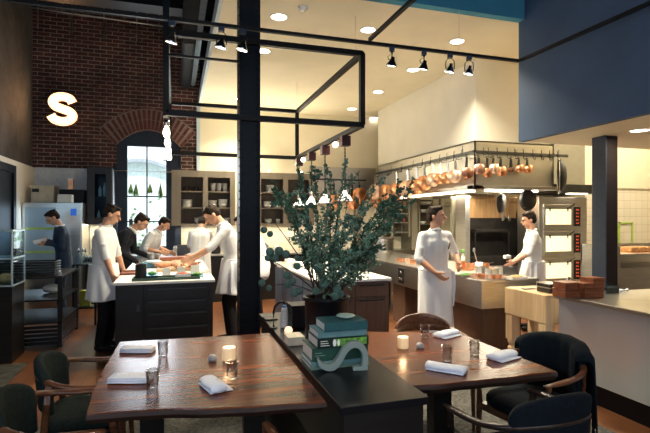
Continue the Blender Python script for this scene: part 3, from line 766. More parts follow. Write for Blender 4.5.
for i, (px, py, r_) in enumerate(pods):
    dy = -.22 if py > 240 else -.05; Y = vy + dy; p = at(px, py, Y) - Vector((vx, vy, KT + .001)); s = r_ / F * ray(px)[1] * Y
    if pm is None:
        pb = MB(); rings = []
        for a in range(11):
            t_ = PI * (a + .15) / 10.3
            rings.append([Vector((math.sin(t_) * math.cos(q) * (1 + .05 * math.cos(q * 12 + a * PI)), math.sin(t_) * math.sin(q) * (1 + .05 * math.cos(q * 12 + a * PI)), -math.cos(t_))) for q in [2 * PI * j / 24 for j in range(24)]])
        pb.rings(rings); pm = pb.build('seed_pod', M['pod'], tv, smooth=True); pm.location = p; pm.scale = (s, s, s)
    else:
        c_ = pm.copy(); C.objects.link(c_); c_.location = p; c_.scale = (s, s, s * .93); c_.rotation_euler = (rl.uniform(0, 3), rl.uniform(0, 3), 0)
# twine cone
q = kp(285, 328); q.y += .02
t = thing('twine_spool', 'cone of white kitchen twine with a blue top, on the console', 'spool', (q.x, q.y, KT + .001))
MB().lathe([(.001, 0), (.030, 0), (.031, .01), (.030, .08), (.022, .145), (.016, .150), (.001, .150)], n=24).build('twine', mat('white_twine', (.62, .64, .62), .9, var=.25, scale=90, bump=.6, stretch=(.2, .2, 3)), t, smooth=True)
MB().lathe([(.001, .150), (.014, .150), (.014, .166), (.001, .167)], n=16).build('spool_cap', M['blue_plastic'], t, smooth=True)
# iron arch stand that holds the twine
q = kp(276, 329)
t = thing('iron_stand', 'black arched iron twine stand on the console beside the spool', 'stand', (q.x, q.y + .03, KT + .001))
MB().tube([(-.012, 0, 0), (-.012, 0, .12), (0, .0, .165), (.028, 0, .188), (.06, 0, .192), (.075, 0, .178)], .0085, 8).build('arch', M['black_metal'], t, smooth=True)
MB().tube([(.075, 0, .176), (.082, 0, .15), (.070, 0, .13), (.05, 0, .14)], .002, 6).build('hook', M['black_metal'], t)
MB().lathe([(.001, 0), (.03, 0), (.03, .008), (.001, .008)], o=(-.012, 0, 0), n=16).build('foot', M['black_metal'], t)
q = kp(288.5, 333.5)
t = thing('votive_candle', 'small round pink glowing votive beside the twine spool', 'candle', (q.x, q.y, KT + .001))
MB().lathe([(.001, 0), (.020, 0), (.029, .014), (.029, .028), (.020, .044), (.008, .048), (.001, .048)], n=22).build('glowing_ball', M['glow_candle'], t, smooth=True)
MB().lathe([(.001, 0), (.022, 0), (.022, .003), (.001, .003)], o=(0, 0, .0), n=16).build('saucer', M['black_metal'], t)
tag(settle(MB().box(-.05, .05, -.07, .07, 0, .012, Matrix.Translation(kp(270, 319) + Vector((0, .0, .001)))).build('notebook', M['iron'], None, bevel=.002)), 'flat black notebook at the far left corner of the console', 'notebook')
t = book('thick cream-edged book lying flat left of the black vase', .66 + .03, .80, 3.02, 3.16, KT + .001, KT + .055, M['cardboard'], grp=None); settle(t)
o = MB().box(.83, 1.08, 3.50, 3.68, KT + .001, KT + .16).box(.825, 1.085, 3.495, 3.685, KT + .145, KT + .17); tag(settle(o.build('storage_box', M['black_metal'], None, bevel=.004)), 'black lidded box on the console behind the vase', 'box')
lamp('POINT', (tp(229, 360) + Vector((0, 0, .10))), .8, (1, .6, .3), .02, name='candle_glow')
lamp('POINT', (tp(403, 348) + Vector((0, 0, .10))), .6, (1, .6, .3), .02, name='candle_glow')

# ================================================================== TRACKS, FRAME AND SPOTS
TZ = 3.35
def trk(px, py, z=TZ): return onz(px, py, z)
def rail(label, pts, w=.035, h=.03, name='lighting_track', rods=()):
    t = thing(name, label, 'track')
    b = MB()
    for a, c_ in zip(pts, pts[1:]): b.beam(a, c_, w, h)
    b.build('track_bar', M['black_rail'], t)
    if rods:
        for r_ in rods: MB().tube([r_, Vector((r_.x, r_.y, ZC if r_.y > 4.7 and r_.x > .5 else ZH))], .0025, 5).build('hanging_wire', M['steel'], t)
    return settle(t)
A = trk(0, 17); B = trk(519, 61); B2 = trk(531, 61.5); 
yT = (trk(155, 14).y + B.y) / 2
A = Vector((-2.5, trk(155, 14).y + .06, TZ)); 
E = Vector((B2.x, -1, TZ))
rail('long black lighting track crossing the room, bending forward along the blue wall', [A, Vector((B.x, B.y, TZ)), E], rods=[trk(459, 50)])
Q = trk(371, 42)
rail('short black lighting track running forward from the long cross track', [Q + Vector((0, .03, .035)), Vector((Q.x, -1, TZ + .035))], name='lighting_track')
rail('thin black lower rail running across behind the column just under the long track', [Vector((-.08, 4.80, 3.16)), Vector((.6, 4.80, 3.16))], w=.03, h=.02, name='support_rail')
# steel frame hung from the ceiling
FX0, FX1, FY0, FY1 = None, None, 4.88, 7.35
FX1 = ray(362)[0] * FY0; FX0 = ray(166)[0] * FY0 ; FZ1 = at(363, 54, FY0).z; FZ0 = at(361, 125, FY0).z
FY1 = FX1 / ray(297)[0]
print('frame', FX0, FX1, FY0, FY1, FZ0, FZ1)
t = thing('steel_truss', 'black steel box frame hanging in front of the kitchen', 'truss')
wv = .055
for a, c_ in (((FX0, FY0, FZ1), (FX1, FY0, FZ1)), ((FX0, FY0, FZ0), (FX1, FY0, FZ0)), ((FX0, FY1, FZ1), (FX1, FY1, FZ1)), ((FX0, FY1, FZ0), (FX1, FY1, FZ0)), ((FX1, FY0, FZ1), (FX1, FY1, FZ1)), ((FX0, FY0, FZ1), (FX0, FY1, FZ1)), ((FX1, FY0, FZ0), (FX1, FY1, FZ0)), ((FX0, FY0, FZ0), (FX0, FY1, FZ0))):
    MB().beam(a, c_, wv, wv).build('bar', M['black_rail'], t)
for x, y in ((FX0, FY0), (FX1, FY0), (FX0, FY1), (FX1, FY1)):
    MB().box(x - wv / 2, x + wv / 2, y - wv / 2, y + wv / 2, FZ0, FZ1).build('upright', M['black_rail'], t)
MB().box(FX0 - .03, FX0 + .03, FY0 - .03, FY0 + .03, FZ1, ZH).build('hanger', M['navy_metal'], t)
for x, y in ((FX1, FY0 + .2), (FX1, FY1)): MB().tube([(x, y, FZ1), (x, y, ZC)], .003, 5).build('hanging_wire', M['steel'], t)
settle(t)
# spot heads
def spot(label, p, aim, first=[None], power=20, kind=0, s=1.2):
    # p: point on the underside of the track ; lamp hangs below
    if kind not in [k for k, _ in (first[0] or [])]:
        t = thing('spotlight', label, 'spotlight', p, group='spotlights clipped under the black tracks')
        MB().box(-.022, .022, -.022, .022, -.035, 0).build('clip_box', mat('blue_black_clip', (.03, .05, .09), .4), t, bevel=.003)
        if kind == 0:
            MB().tube([(0, 0, -.035), (0, 0, -.10)], .012, 10).tube([(-.012, 0, -.06), (-.035, 0, -.075), (-.03, 0, -.10), (-.01, 0, -.105)], .0035, 6).build('stem', M['black_metal'], t, smooth=True)
        else:
            MB().tube([(-.012, 0, -.035), (-.035, 0, -.06), (-.037, 0, -.10), (-.036, 0, -.13)], .004, 6).tube([(.012, 0, -.035), (.035, 0, -.06), (.037, 0, -.10), (.036, 0, -.13)], .004, 6).build('yoke', M['black_metal'], t, smooth=True)
        hd = MB().lathe([(.001, .045), (.014, .042), (.018, .02), (.030, .0), (.042, -.022), (.045, -.035), (.041, -.035), (.038, -.022)], n=20, cap=False).build('lamp_head', M['chrome'] if kind else M['black_metal'], t, smooth=True)
        hd.location = (0, 0, -.125); hd.rotation_euler = (R(8), R(12), 0)
        fc = MB().lathe([(.001, -.030), (.041, -.030), (.041, -.026), (.001, -.026)], n=20).build('lamp_face', M['lightface'], t); fc.location = (0, 0, -.125); fc.rotation_euler = (R(8), R(12), 0)
        first[0] = (first[0] or []) + [(kind, t)]
    else:
        src = dict(first[0])[kind]; t = dup(src, p, label)
    t.rotation_euler = (0, 0, rn.uniform(-.5, .5)); t.scale = (s, s, s)
    if aim is not None:
        q = Vector(p) + Vector((0, 0, -.18)); lamp('SPOT', q, power, (1, .86, .68), .03, aim, spot=34, blend=.7, name='spot_beam')
    return t
def on_track(px, z=TZ - .015):
    # where the picture column meets the cross track
    t_, k = ray(px); a, c_ = A, Vector((B.x, B.y, TZ)); s_ = (c_.x - a.x) / (c_.y - a.y) if abs(c_.y - a.y) > 1e-6 else 1e9
    Y = (a.x - s_ * a.y) / (t_ - s_) if s_ < 1e8 else a.y
    return Vector((t_ * Y, Y, z))
spot('chrome spotlight on the long track at the left, in front of the brick wall', on_track(172), (-.15, 2.9, .75), power=50, kind=1)
spot('chrome spotlight on the long track just left of the dark column', on_track(221.5), (.0, 3.2, .75), power=110, kind=1)
spot('chrome spotlight on the long track overlapping the dark column', on_track(243), (.35, 2.7, .75), power=150, kind=1)
spot('black spotlight on the long track, first to the right of the frame corner', on_track(392), (1.35, 2.6, .75), power=150)
spot('black spotlight on the long track, second to the right of the frame corner', on_track(424), (1.8, 2.8, .75), power=110)
spot('yoke-mounted spotlight on the long track, third to the right of the frame corner', on_track(450), (3.3, 3.9, .9), power=50, kind=1)
spot('yoke-mounted spotlight on the long track, nearest the blue wall', on_track(469), (3.9, 3.0, .9), power=60, kind=1)
lamp('SPOT', (.6, .9, 3.3), 50, (1, .86, .68), .03, (.25, 2.5, .75), spot=40, blend=.8, name='spot_beam')
lamp('SPOT', (Q.x, 1.2, 3.3), 50, (1, .86, .68), .03, (1.6, 2.5, .75), spot=40, blend=.8, name='spot_beam')
# spots clustered under the left bar of the frame, seen end-on
for i, (y, l) in enumerate(((5.1, 'nearest of four bright clear bulbs hanging under the left bar of the steel frame'), (5.75, 'second of four bright clear bulbs under the left bar of the steel frame'), (6.45, 'third of four bright clear bulbs under the left bar of the steel frame'), (7.1, 'farthest of four bright clear bulbs under the left bar of the steel frame'))):
    if i == 0:
        t0_ = thing('pendant_bulb', l, 'lamp', (FX0, y, FZ0 - .03), group='clear bulbs under the left frame bar')
        MB().lathe([(.001, 0), (.03, 0), (.03, -.05), (.012, -.06), (.001, -.06)], n=14).build('socket', M['chrome'], t0_, smooth=True)
        MB().lathe([(.012, -.06), (.03, -.10), (.034, -.13), (.022, -.165), (.001, -.175)], n=16).build('bulb', M['bulb'], t0_, smooth=True)
    else: dup(t0_, (FX0, y, FZ0 - .03), l)
# pendants under the right bar of the frame
def ybar(px): return FX1 / ray(px)[0]
pend = None
for px, drop, l in ((345, .30, 'burgundy canopy pendant nearest the frame corner, on a twisted cord'), (325, .42, 'burgundy canopy pendant second from the frame corner'), (311.5, .52, 'burgundy canopy pendant third from the frame corner, with a white glass shade'), (299, .55, 'burgundy canopy pendant farthest from the frame corner, with a white glass shade')):
    Y = ybar(px)
    if pend is None:
        pend = thing('pendant_lamp', l, 'lamp', (FX1, Y, FZ0 - .03), group='pendant lamps under the right frame bar')
        MB().box(-.055, .055, -.055, .055, -.12, 0).build('canopy', M['burgundy'], pend, bevel=.004)
        b = MB()
        for s_ in (0, PI): b.tube([(.007 * math.cos(i * .9 + s_), .007 * math.sin(i * .9 + s_), -.12 - i * .012) for i in range(40)], .0045, 5)
        b.build('twisted_cord', M['black_metal'], pend)
        MB().lathe([(.012, -.59), (.020, -.60), (.022, -.65), (.012, -.66)], n=14).build('socket', M['steel'], pend, smooth=True)
        MB().lathe([(.018, -.655), (.045, -.70), (.085, -.76), (.09, -.775), (.083, -.775), (.04, -.71), (.012, -.67)], n=24, cap=False).build('shade', M['lampshade'], pend, smooth=True)
    else: dup(pend, (FX1, Y, FZ0 - .03), l)
# round spotlight cans between them
for i, px in enumerate((338, 305.5)):
    Y = ybar(px)
    t = thing('accent_light', ('bright accent light clamped between the two nearest burgundy pendants', 'bright accent light clamped between the two farthest burgundy pendants')[i], 'light', (FX1, Y, FZ0 - .03), group='accent lights on the right frame bar')
    MB().tube([(0, 0, 0), (-.03, -.02, -.05)], .006, 6).build('bracket', M['steel'], t)
    MB().ell((-.045, -.03, -.07), .035).build('bulb', M['bulb'], t, smooth=True)
lamp('SPOT', (1.0, 4.4, 3.3), 90, (1, .90, .74), .04, (.92, 2.9, 1.4), spot=34, blend=.8, name='spot_beam')  # this spot and the next are added to light the branches, without lamp heads
lamp('SPOT', (.6, 1.0, 3.3), 40, (1, .90, .74), .04, (.92, 2.8, 1.2), spot=36, blend=.8, name='spot_beam')
# conduits, ducts and wires under the black ceiling at the upper left
tag(settle(MB().tube([at(8, 30, 9.9), at(9, 6, 9.9), at(14, 4.5, 9.9), at(60, 12, 9.9), at(212, 33, 9.9)], .015, 6).build('conduit', M['steel'], None, smooth=True)), 'thin grey conduit crossing the top of the brick wall', 'pipe')
for i, (px, y1) in enumerate(((38, 29), (72, 34), (104, 37), (137, 41))):
    Y = 9.4; a = at(px, y1, Y)
    tag(settle(MB().tube([a, Vector((a.x, a.y, ZH))], .010, 5).build('hanging_rod', M['steel'], None)), ('leftmost', 'second from left', 'third from left', 'rightmost')[i] + ' of four thin rods hanging before the top of the brick wall', 'rod', 'thin rods before the brick wall')
b = MB(); b.box(-2.4, .2, 7.2, 7.5, 4.62, 4.9)
tag(settle(b.build('ceiling_beam', M['black_metal'])), 'black ceiling beam across the top left corner', 'beam')
b = MB(); b.tube([(.18, 9.6, 4.2), (.18, 5.2, 4.2)], .10, 18)
tag(settle(b.build('air_duct', M['navy_metal'], None, smooth=True)), 'dark round air duct running beside the kitchen ceiling edge', 'duct')
b = MB(); b.tube([(.33, 10.1, 4.35), (.33, 5.2, 4.35)], .05, 12)
tag(settle(b.build('ceiling_pipe', mat('pale_blue_pipe', (.3, .4, .5), .5), None, smooth=True)), 'pale blue pipe running beside the kitchen ceiling edge', 'pipe')
# lit letter S on the brick wall
t = thing('letter_sign', 'glowing marquee letter S mounted on the brick wall', 'sign')
c0 = at(62.5, 109, YB - .12)
P2 = [(.150, .125), (.105, .205), (.0, .235), (-.105, .205), (-.145, .125), (-.10, .045), (0, .0), (.105, -.045), (.155, -.125), (.11, -.205), (0, -.240), (-.12, -.205), (-.175, -.125)]
P2 = [(x * 1.12, y * .98) for x, y in P2]; P3 = refine(P2, 4)
T = Matrix.Translation(c0)
def rib(P3, w0, y0, y1):
    n = len(P3); rg = []
    for i, p in enumerate(P3):
        a = Vector(P3[max(0, i - 1)]); e = Vector(P3[min(n - 1, i + 1)]); d = (e - a).normalized(); nr = Vector((-d.y, d.x)) * (w0 / 2); l = Vector(p) + nr; r_ = Vector(p) - nr
        rg.append([T @ Vector((l.x, y0, l.y)), T @ Vector((l.x, y1, l.y)), T @ Vector((r_.x, y1, r_.y)), T @ Vector((r_.x, y0, r_.y))])
    return MB().rings(rg)
rib(P3, .178, .0, .09).build('letter_case', M['signedge'], t)
rib(P3, .160, -.006, -.001).build('letter_face', M['signface'], t)
for i in range(2, len(P3) - 1, 4):
    p = P3[i]; MB().ell(T @ Vector((p[0], -.028, p[1])), .022, 10, 6).build('bulb', M['bulb'], t, smooth=True)
settle(t)
lamp('AREA', c0 + Vector((0, -.14, 0)), 5, (1, .45, .18), .35, c0 + Vector((0, -3, 0)), name='sign_glow')

# ================================================================== KITCHEN
Yc = 9.76
X_ = lambda px, Y=Yc: ray(px)[0] * Y
def part(t, name, mb, m, **k): return mb.build(name, m, t, **k)
# ---- left island
IX0, IX1, IY0, IY1, IZ = -.62, .40, 5.55, 8.25, .92
t = thing('kitchen_island', 'dark island with a white top behind the left table', 'kitchen island')
part(t, 'countertop', MB().box(IX0 - .02, IX1 + .02, IY0 - .02, IY1, IZ - .03, IZ), M['white_top'], bevel=.004)
part(t, 'body', MB().box(IX0 + .0, IX1, IY0 + .03, IY1 - .03, .08, IZ - .03).box(IX0 + .05, IX1 - .05, IY0 + .06, IY1 - .06, .001, .08), M['dark_cab'])
dp = part(t, 'door', MB().box(IX0 + .02, IX0 + .28, IY0 + .008, IY0 + .03, .10, IZ - .05), M['dark_cab'], bevel=.003)
part(dp, 'latch', MB().box(IX0 + .215, IX0 + .25, IY0 - .002, IY0 + .008, .60, .67), M['dark_steel'], bevel=.002)
zz = [.11, .27, .43, .585, .72, .86]
for i in range(5):
    dr = part(t, 'drawer', MB().box(IX0 + .31, IX1 - .05, IY0 + .008, IY0 + .03, zz[i], zz[i + 1] - .02), M['dark_cab'], bevel=.003)
    part(dr, 'pull', MB().box(IX0 + .33, IX1 - .07, IY0 - .006, IY0 + .010, zz[i + 1] - .034, zz[i + 1] - .024), M['dark_steel'])
settle(t)
# ---- middle island
JX0, JX1, JY0, JY1 = 1.50, 2.36, 5.08, 7.5
t = thing('kitchen_island', 'brown wooden island with a white top behind the branch arrangement', 'kitchen island')
part(t, 'countertop', MB().box(JX0 - .02, JX1 + .02, JY0 - .02, JY1, IZ - .03, IZ), M['white_top'], bevel=.004)
part(t, 'body', MB().box(JX0, JX1, JY0 + .02, JY1 - .03, .08, IZ - .03).box(JX0 + .05, JX1 - .05, JY0 + .07, JY1 - .06, .001, .08), M['brown_cab'])
for x0, x1 in ((JX0 + .03, JX0 + .42), (JX0 + .44, JX1 - .03)):
    dr = part(t, 'drawer', MB().box(x0, x1, JY0, JY0 + .02, .72, .86), M['brown_cab'], bevel=.003)
    part(dr, 'pull', MB().box(x0 + .04, x1 - .04, JY0 - .012, JY0 + .001, .835, .850), M['dark_cab'])
    dr = part(t, 'door', MB().box(x0, x1, JY0, JY0 + .02, .12, .70), M['brown_cab'], bevel=.003)
    part(dr, 'pull', MB().box(x0 + .04, x1 - .04, JY0 - .012, JY0 + .001, .665, .680), M['dark_cab'])
for i in range(4):
    y0 = JY0 + .06 + i * .58
    part(t, 'side_panel', MB().box(JX0 - .015, JX0, y0, y0 + .54, .12, .86), mat('blue_grey_lacquer', (.09, .11, .16), .4) if i == 0 else bpy.data.materials['blue_grey_lacquer'], bevel=.003)
settle(t)
# ---- cooking island on the right (steel)
SX0, SX1, SY0, SY1 = 3.23, 3.97, 4.56, 9.3
t = thing('cooking_range', 'long stainless cooking island on pedestals behind the white clad chef', 'stove')
part(t, 'steel_top', MB().box(SX0 - .02, SX1 + .02, SY0 - .02, SY1, .88, .92), M['steel'], bevel=.006)
part(t, 'body', MB().box(SX0, SX1, SY0, SY1 - .01, .60, .88), M['steel'], bevel=.004)
part(t, 'side_bench', MB().box(SX1 + .02, 4.30, 5.32, SY1, .88, .92).box(SX1, 4.27, 5.36, SY1, .60, .88), M['steel'], bevel=.004)
part(t, 'pedestal', MB().box(SX0 + .10, SX0 + .62, SY0 + .12, SY0 + .75, .001, .60), M['brown_cab'])
part(t, 'pedestal', MB().box(SX0 + .06, SX0 + .50, 6.55, 6.95, .001, .60), M['brown_cab'])
part(t, 'pedestal', MB().box(SX0 + .06, SX0 + .60, 8.2, 9.2, .001, .60), M['dark_cab'])
pn = part(t, 'control_panel', MB().box(SX0 - .012, SX0, 6.45, 6.62, .64, .86), M['dark_steel'])
part(pn, 'dial', MB().ell((SX0 - .014, 6.50, .70), (.012, .022, .022)).ell((SX0 - .014, 6.57, .70), (.012, .022, .022)).ell((SX0 - .014, 6.53, .80), (.012, .025, .025)), M['chrome'], smooth=True)
pn = part(t, 'control_panel', MB().box(SX0 - .012, SX0, 5.80, 5.92, .66, .84), M['dark_steel'])
part(t, 'nameplate', MB().box(3.62, 3.74, SY0 - .006, SY0, .70, .745), M['iron'])
settle(t)
part_m = M
# ---- maple butcher block on turned legs
BX0, BX1, BY0, BY1 = 3.33, 3.72, 3.70, 4.30
t = thing('butcher_block', 'thick pale maple butcher block on turned legs beside the steel counter', 'table')
part(t, 'block', MB().box(BX0, BX1, BY0, BY1, .60, .88), M['maple'], bevel=.010)
for x in (BX0 + .055, BX1 - .055):
    for y in (BY0 + .06, BY1 - .06):
        part(t, 'leg', MB().box(x - .05, x + .05, y - .05, y + .05, .34, .60).lathe([(.03, 0), (.038, .02), (.048, .10), (.05, .18), (.034, .215), (.05, .235), (.05, .255), (.034, .275), (.05, .31), (.05, .34)], o=(x, y, .001), n=18), M['maple'], smooth=False, bevel=.003)
settle(t)
# ---- stainless counter
t = thing('steel_counter', 'long stainless steel counter on a black plinth at the right', 'counter')
part(t, 'countertop', MB().box(3.36, 4.55, 1.2, 3.64, .865, .90), M['steel'], bevel=.005)
part(t, 'front_panel', MB().box(3.40, 4.50, 1.25, 3.62, .19, .865), M['steel_counter'], bevel=.003)
part(t, 'plinth', MB().box(3.46, 4.44, 1.3, 3.58, .001, .19), M['black_metal'])
settle(t)
# ---- hood over the cooking range
HX0, HX1, HY0, HY1, HZ0, HZ1 = 4.06, 5.44, 5.89, 9.3, 2.08, 2.72
t = thing('extractor_hood', 'large stainless extractor hood under the white bulkhead, ringed with copper pans', 'hood')
b = MB(); w_ = .02
b.box(HX0, HX0 + w_, HY0, HY1, HZ0, HZ1).box(HX1 - w_, HX1, HY0, HY1, HZ0, HZ1).box(HX0, HX1, HY0, HY0 + w_, HZ0, HZ1).box(HX0, HX1, HY1 - w_, HY1, HZ0, HZ1).box(HX0, HX1, HY0, HY1, HZ1 - .02, HZ1)
part(t, 'canopy', b, M['steel_warm'])
part(t, 'lower_lip', MB().box(HX0 - .06, HX0 + .10, HY0 - .06, HY1, HZ0 - .05, HZ0).box(HX0 - .06, HX1, HY0 - .06, HY0 + .10, HZ0 - .05, HZ0).box(HX1 - .10, HX1, HY0, HY1, HZ0 - .05, HZ0), M['steel'], bevel=.004)
for i in range(6):
    y0 = HY0 + .15 + i * .52
    part(t, 'filter', MB().box(HX0 + .12, HX1 - .12, y0, y0 + .48, HZ0 + .10, HZ0 + .13), M['steel'])
lp = part(t, 'strip_light', MB().box(HX0 + .10, HX0 + .22, HY0 + .3, HY1 - .3, HZ0 - .075, HZ0 - .05), M['warmface'])
part(t, 'strip_light', MB().box(HX0 + .3, HX1 - .2, HY0 + .10, HY0 + .20, HZ0 - .075, HZ0 - .05), M['warmface'])
RZ = 2.55
settle(t)
RAIL_L = thing('pan_rack', 'dark hook rail for pans along the left face of the hood', 'rail')
part(RAIL_L, 'bar', MB().beam((HX0 - .05, HY0 - .03, RZ), (HX0 - .05, HY1, RZ), .012, .04), M['dark_steel'])
for y in (6.2, 7.5, 9.0): part(RAIL_L, 'bracket', MB().box(HX0 - .045, HX0 - .001, y - .01, y + .01, RZ - .01, RZ + .01), M['dark_steel'])
settle(RAIL_L)
RAIL_F = thing('pan_rack', 'dark hook rail for pans along the front face of the hood', 'rail')
part(RAIL_F, 'bar', MB().beam((HX0 - .06, HY0 - .05, RZ), (HX1 + .22, HY0 - .05, RZ), .012, .04), M['dark_steel'])
for x in (4.4, 4.9, 5.3): part(RAIL_F, 'bracket', MB().box(x - .01, x + .01, HY0 - .045, HY0 - .001, RZ - .01, RZ + .01), M['dark_steel'])
settle(RAIL_F)
def hook_on(root, pts):
    o = MB().tube([Vector(q) - root.location for q in pts], .006, 6).build('pan_hook', M['dark_steel'], root, smooth=True)
for x in (.95, 1.1, 1.25, 1.4): hook_on(RAIL_F, [(HX0 + x, HY0 - .056, RZ + .07), (HX0 + x, HY0 - .066, RZ), (HX0 + x, HY0 - .066, RZ - .07), (HX0 + x, HY0 - .10, RZ - .08), (HX0 + x, HY0 - .11, RZ - .05)])
lamp('AREA', ((HX0 + HX1) / 2, 7.3, HZ0 - .09), 65, WARM, .3, ((HX0 + HX1) / 2, 7.3, 0), size_y=2.6, name='hood_strip')
lamp('AREA', (4.8, 6.15, HZ0 - .09), 25, WARM, .9, (4.8, 6.1, 0), size_y=.2, name='hood_strip')
# back wall hood band with rail
t = thing('wall_panel', 'taupe metal panel on the back wall behind the large copper pans', 'panel')
part(t, 'panel', MB().box(2.78, 4.30, YB - .16, YB - .05, 2.06, 2.74), M['steel_warm'], bevel=.004)
settle(t)
RAILP = thing('pan_rack', 'dark hook rail on the taupe panel at the back wall', 'rail')
part(RAILP, 'bar', MB().beam((2.80, YB - .19, 2.46), (4.05, YB - .19, 2.46), .012, .035), M['dark_steel'])
for x in (2.85, 4.0): part(RAILP, 'bracket', MB().box(x - .01, x + .01, YB - .185, YB - .161, 2.45, 2.47), M['dark_steel'])
settle(RAILP)
# ---- copper pans
def pan(name, r, depth, hl, body_m, inner_m, grp, label, handle_m=None, ext=.03):
    # hangs by its handle: origin at the hook, body below, base facing -Y
    t = thing(name, label, 'pan', group=grp)
    zc = -(hl + r)
    prof = [(.001, .0), (r * .96, .0), (r, r * .10), (r, depth), (r * 1.03, depth), (r * .985, depth - .003), (r * .97, .006), (.001, .006)]
    MB().lathe(prof, o=(0, -depth, zc), n=28, axis=(0, 1, 0)).build('pan_body', body_m, t, smooth=True, bevel=0)
    MB().lathe([(.001, 0), (r * .95, 0), (r * .95, .003), (.001, .003)], o=(0, -depth + .007, zc), n=24, axis=(0, 1, 0)).build('lining', inner_m, t)
    MB().add([(-.024, -.012, -hl - .01), (.024, -.012, -hl - .01), (.017, -.020, 0.0), (-.017, -.020, 0.0), (-.024, -.004, -hl - .01), (.024, -.004, -hl - .01), (.017, -.012, 0.0), (-.017, -.012, 0.0)],
             [(0, 1, 2, 3), (7, 6, 5, 4), (0, 4, 5, 1), (1, 5, 6, 2), (2, 6, 7, 3), (3, 7, 4, 0)]).tube([(0, -.016, .028), (0, ext, .022)], .004, 6).tube([(0, -.016, 0), (.016, -.016, .014), (0, -.016, .028), (-.016, -.016, .014), (0, -.016, 0)], .004, 6).build('handle', handle_m or M['dark_steel'], t)
    return t
# hanging along the left face (base facing -X), from picture columns
side = [(374.7, 191, 4.6), (385.7, 191.5, 5.0), (396, 190.5, 5.2), (407, 188, 5.4), (416, 185.5, 5.0), (424, 182, 4.6), (433, 178.5, 4.2), (440, 177.5, 3.9), (447, 176.5, 4.1), (454.5, 175, 4.8)]
words = ['farthest from us', 'second from the far end', 'third from the far end', 'fourth from the far end', 'fifth from the far end', 'sixth from the far end', 'seventh from the far end', 'fourth from the hood corner', 'third from the hood corner', 'second from the hood corner']
g = 'copper saucepans along the left face of the hood'
proto = None
for i, ((px, py, pr), wd_) in enumerate(zip(side, words)):
    p = atX(px, py, HX0 - .18); rr = pr / F * ray(px)[1] * p.y * (1.6 if i < 7 else 1.32); hook = Vector((HX0 - .155, p.y, RZ - .075))
    hl = max(.10, hook.z - p.z - rr)
    t = pan('copper_saucepan', rr, .085, hl, M['copper'] if i % 3 else M['copper_pale'], M['copper_pale'], g, 'copper saucepan hanging on the left face of the hood, ' + wd_, handle_m=M['steel'])
    t.location = hook - Vector((0, 0, .022)); t.rotation_euler = (0, 0, R(-90 + (i * 37 % 17) - 8 + 14))
    hook_on(RAIL_L, [(HX0 - .056, hook.y, RZ + .07), (HX0 - .066, hook.y, RZ), (HX0 - .066, hook.y, RZ - .07), (hook.x + .01, hook.y, RZ - .085), (hook.x - .005, hook.y, RZ - .06)])
def frontpan(px, py, pr, label, m=None, X=None, hl_=None, y=None, off=0, name='copper_saucepan', depth=.07):
    yy = HY0 - .125 + off; p = at(px, py, yy); rr = pr / F * ray(px)[1] * yy; hook = Vector((p.x, yy, RZ - .075))
    t = pan(name, rr, depth, max(.08, hook.z - p.z - rr), m or M['copper'], M['copper_pale'], 'copper saucepans along the front of the hood', label)
    t.location = hook - Vector((0, 0, .022)); t.rotation_euler = (0, 0, R((px * 7) % 30 - 15)); hook_on(RAIL_F, [(hook.x, HY0 - .056, RZ + .07), (hook.x, HY0 - .066, RZ), (hook.x, HY0 - .066, RZ - .07), (hook.x, hook.y + .012, RZ - .085), (hook.x, hook.y - .005, RZ - .06)]); return t
frontpan(466, 171.5, 5.4, 'copper pan with a dark tarnished base at the corner of the hood', mat('tarnished_copper', (.42, .20, .13), .4, 1, var=.2), off=-.02)
frontpan(478, 167.5, 5.2, 'first copper saucepan right of the hood corner, dull pinkish base', mat('dull_copper', (.55, .32, .25), .45, 1))
frontpan(486.5, 171, 4.6, 'copper saucepan partly hidden behind the pale round one', off=.0, depth=.05)
frontpan(492.5, 165, 4.9, 'pale round copper saucepan hung highest on the front of the hood', M['copper_pale'], off=-.03)
frontpan(500, 170, 4.7, 'copper saucepan right of the pale round one on the hood front')
frontpan(510.5, 168.5, 2.5, 'small dark ladle-like copper pan between two groups on the hood front', mat('dark_copper', (.22, .10, .06), .5, .8), depth=.03)
frontpan(518, 167.5, 3.8, 'orange copper saucepan, second from the right on the hood front')
frontpan(526.5, 166.5, 3.9, 'rightmost copper saucepan on the hood front')
# large copper pans on the back wall
for px, py, pr, l in ((359.5, 189.5, 8, 'largest copper pan on the back wall rail, right of the twig'), (352, 202, 6.8, 'copper pan hanging low on the back wall, below the largest'), (334, 201, 7.2, 'copper pan on the back wall behind the hanging twig'), (377, 201, 6, 'copper pan low on the back wall near the hood')):
    Y = YB - .24 - (.16 if py > 195 else 0); p = at(px, py, Y); rr = pr / F * ray(px)[1] * Y
    t = pan('copper_pan', rr, .10, max(.06, 2.37 - p.z - rr), M['copper'], M['copper_pale'], 'large copper pans on the back wall', l); t.location = (p.x, Y + .02, 2.35); t.rotation_euler = (0, 0, R(12)); hook_on(RAILP, [(p.x, YB - .19, 2.55), (p.x, YB - .20, 2.46), (p.x, YB - .20, 2.39), (p.x, Y + .025, 2.362), (p.x, Y, 2.40)])
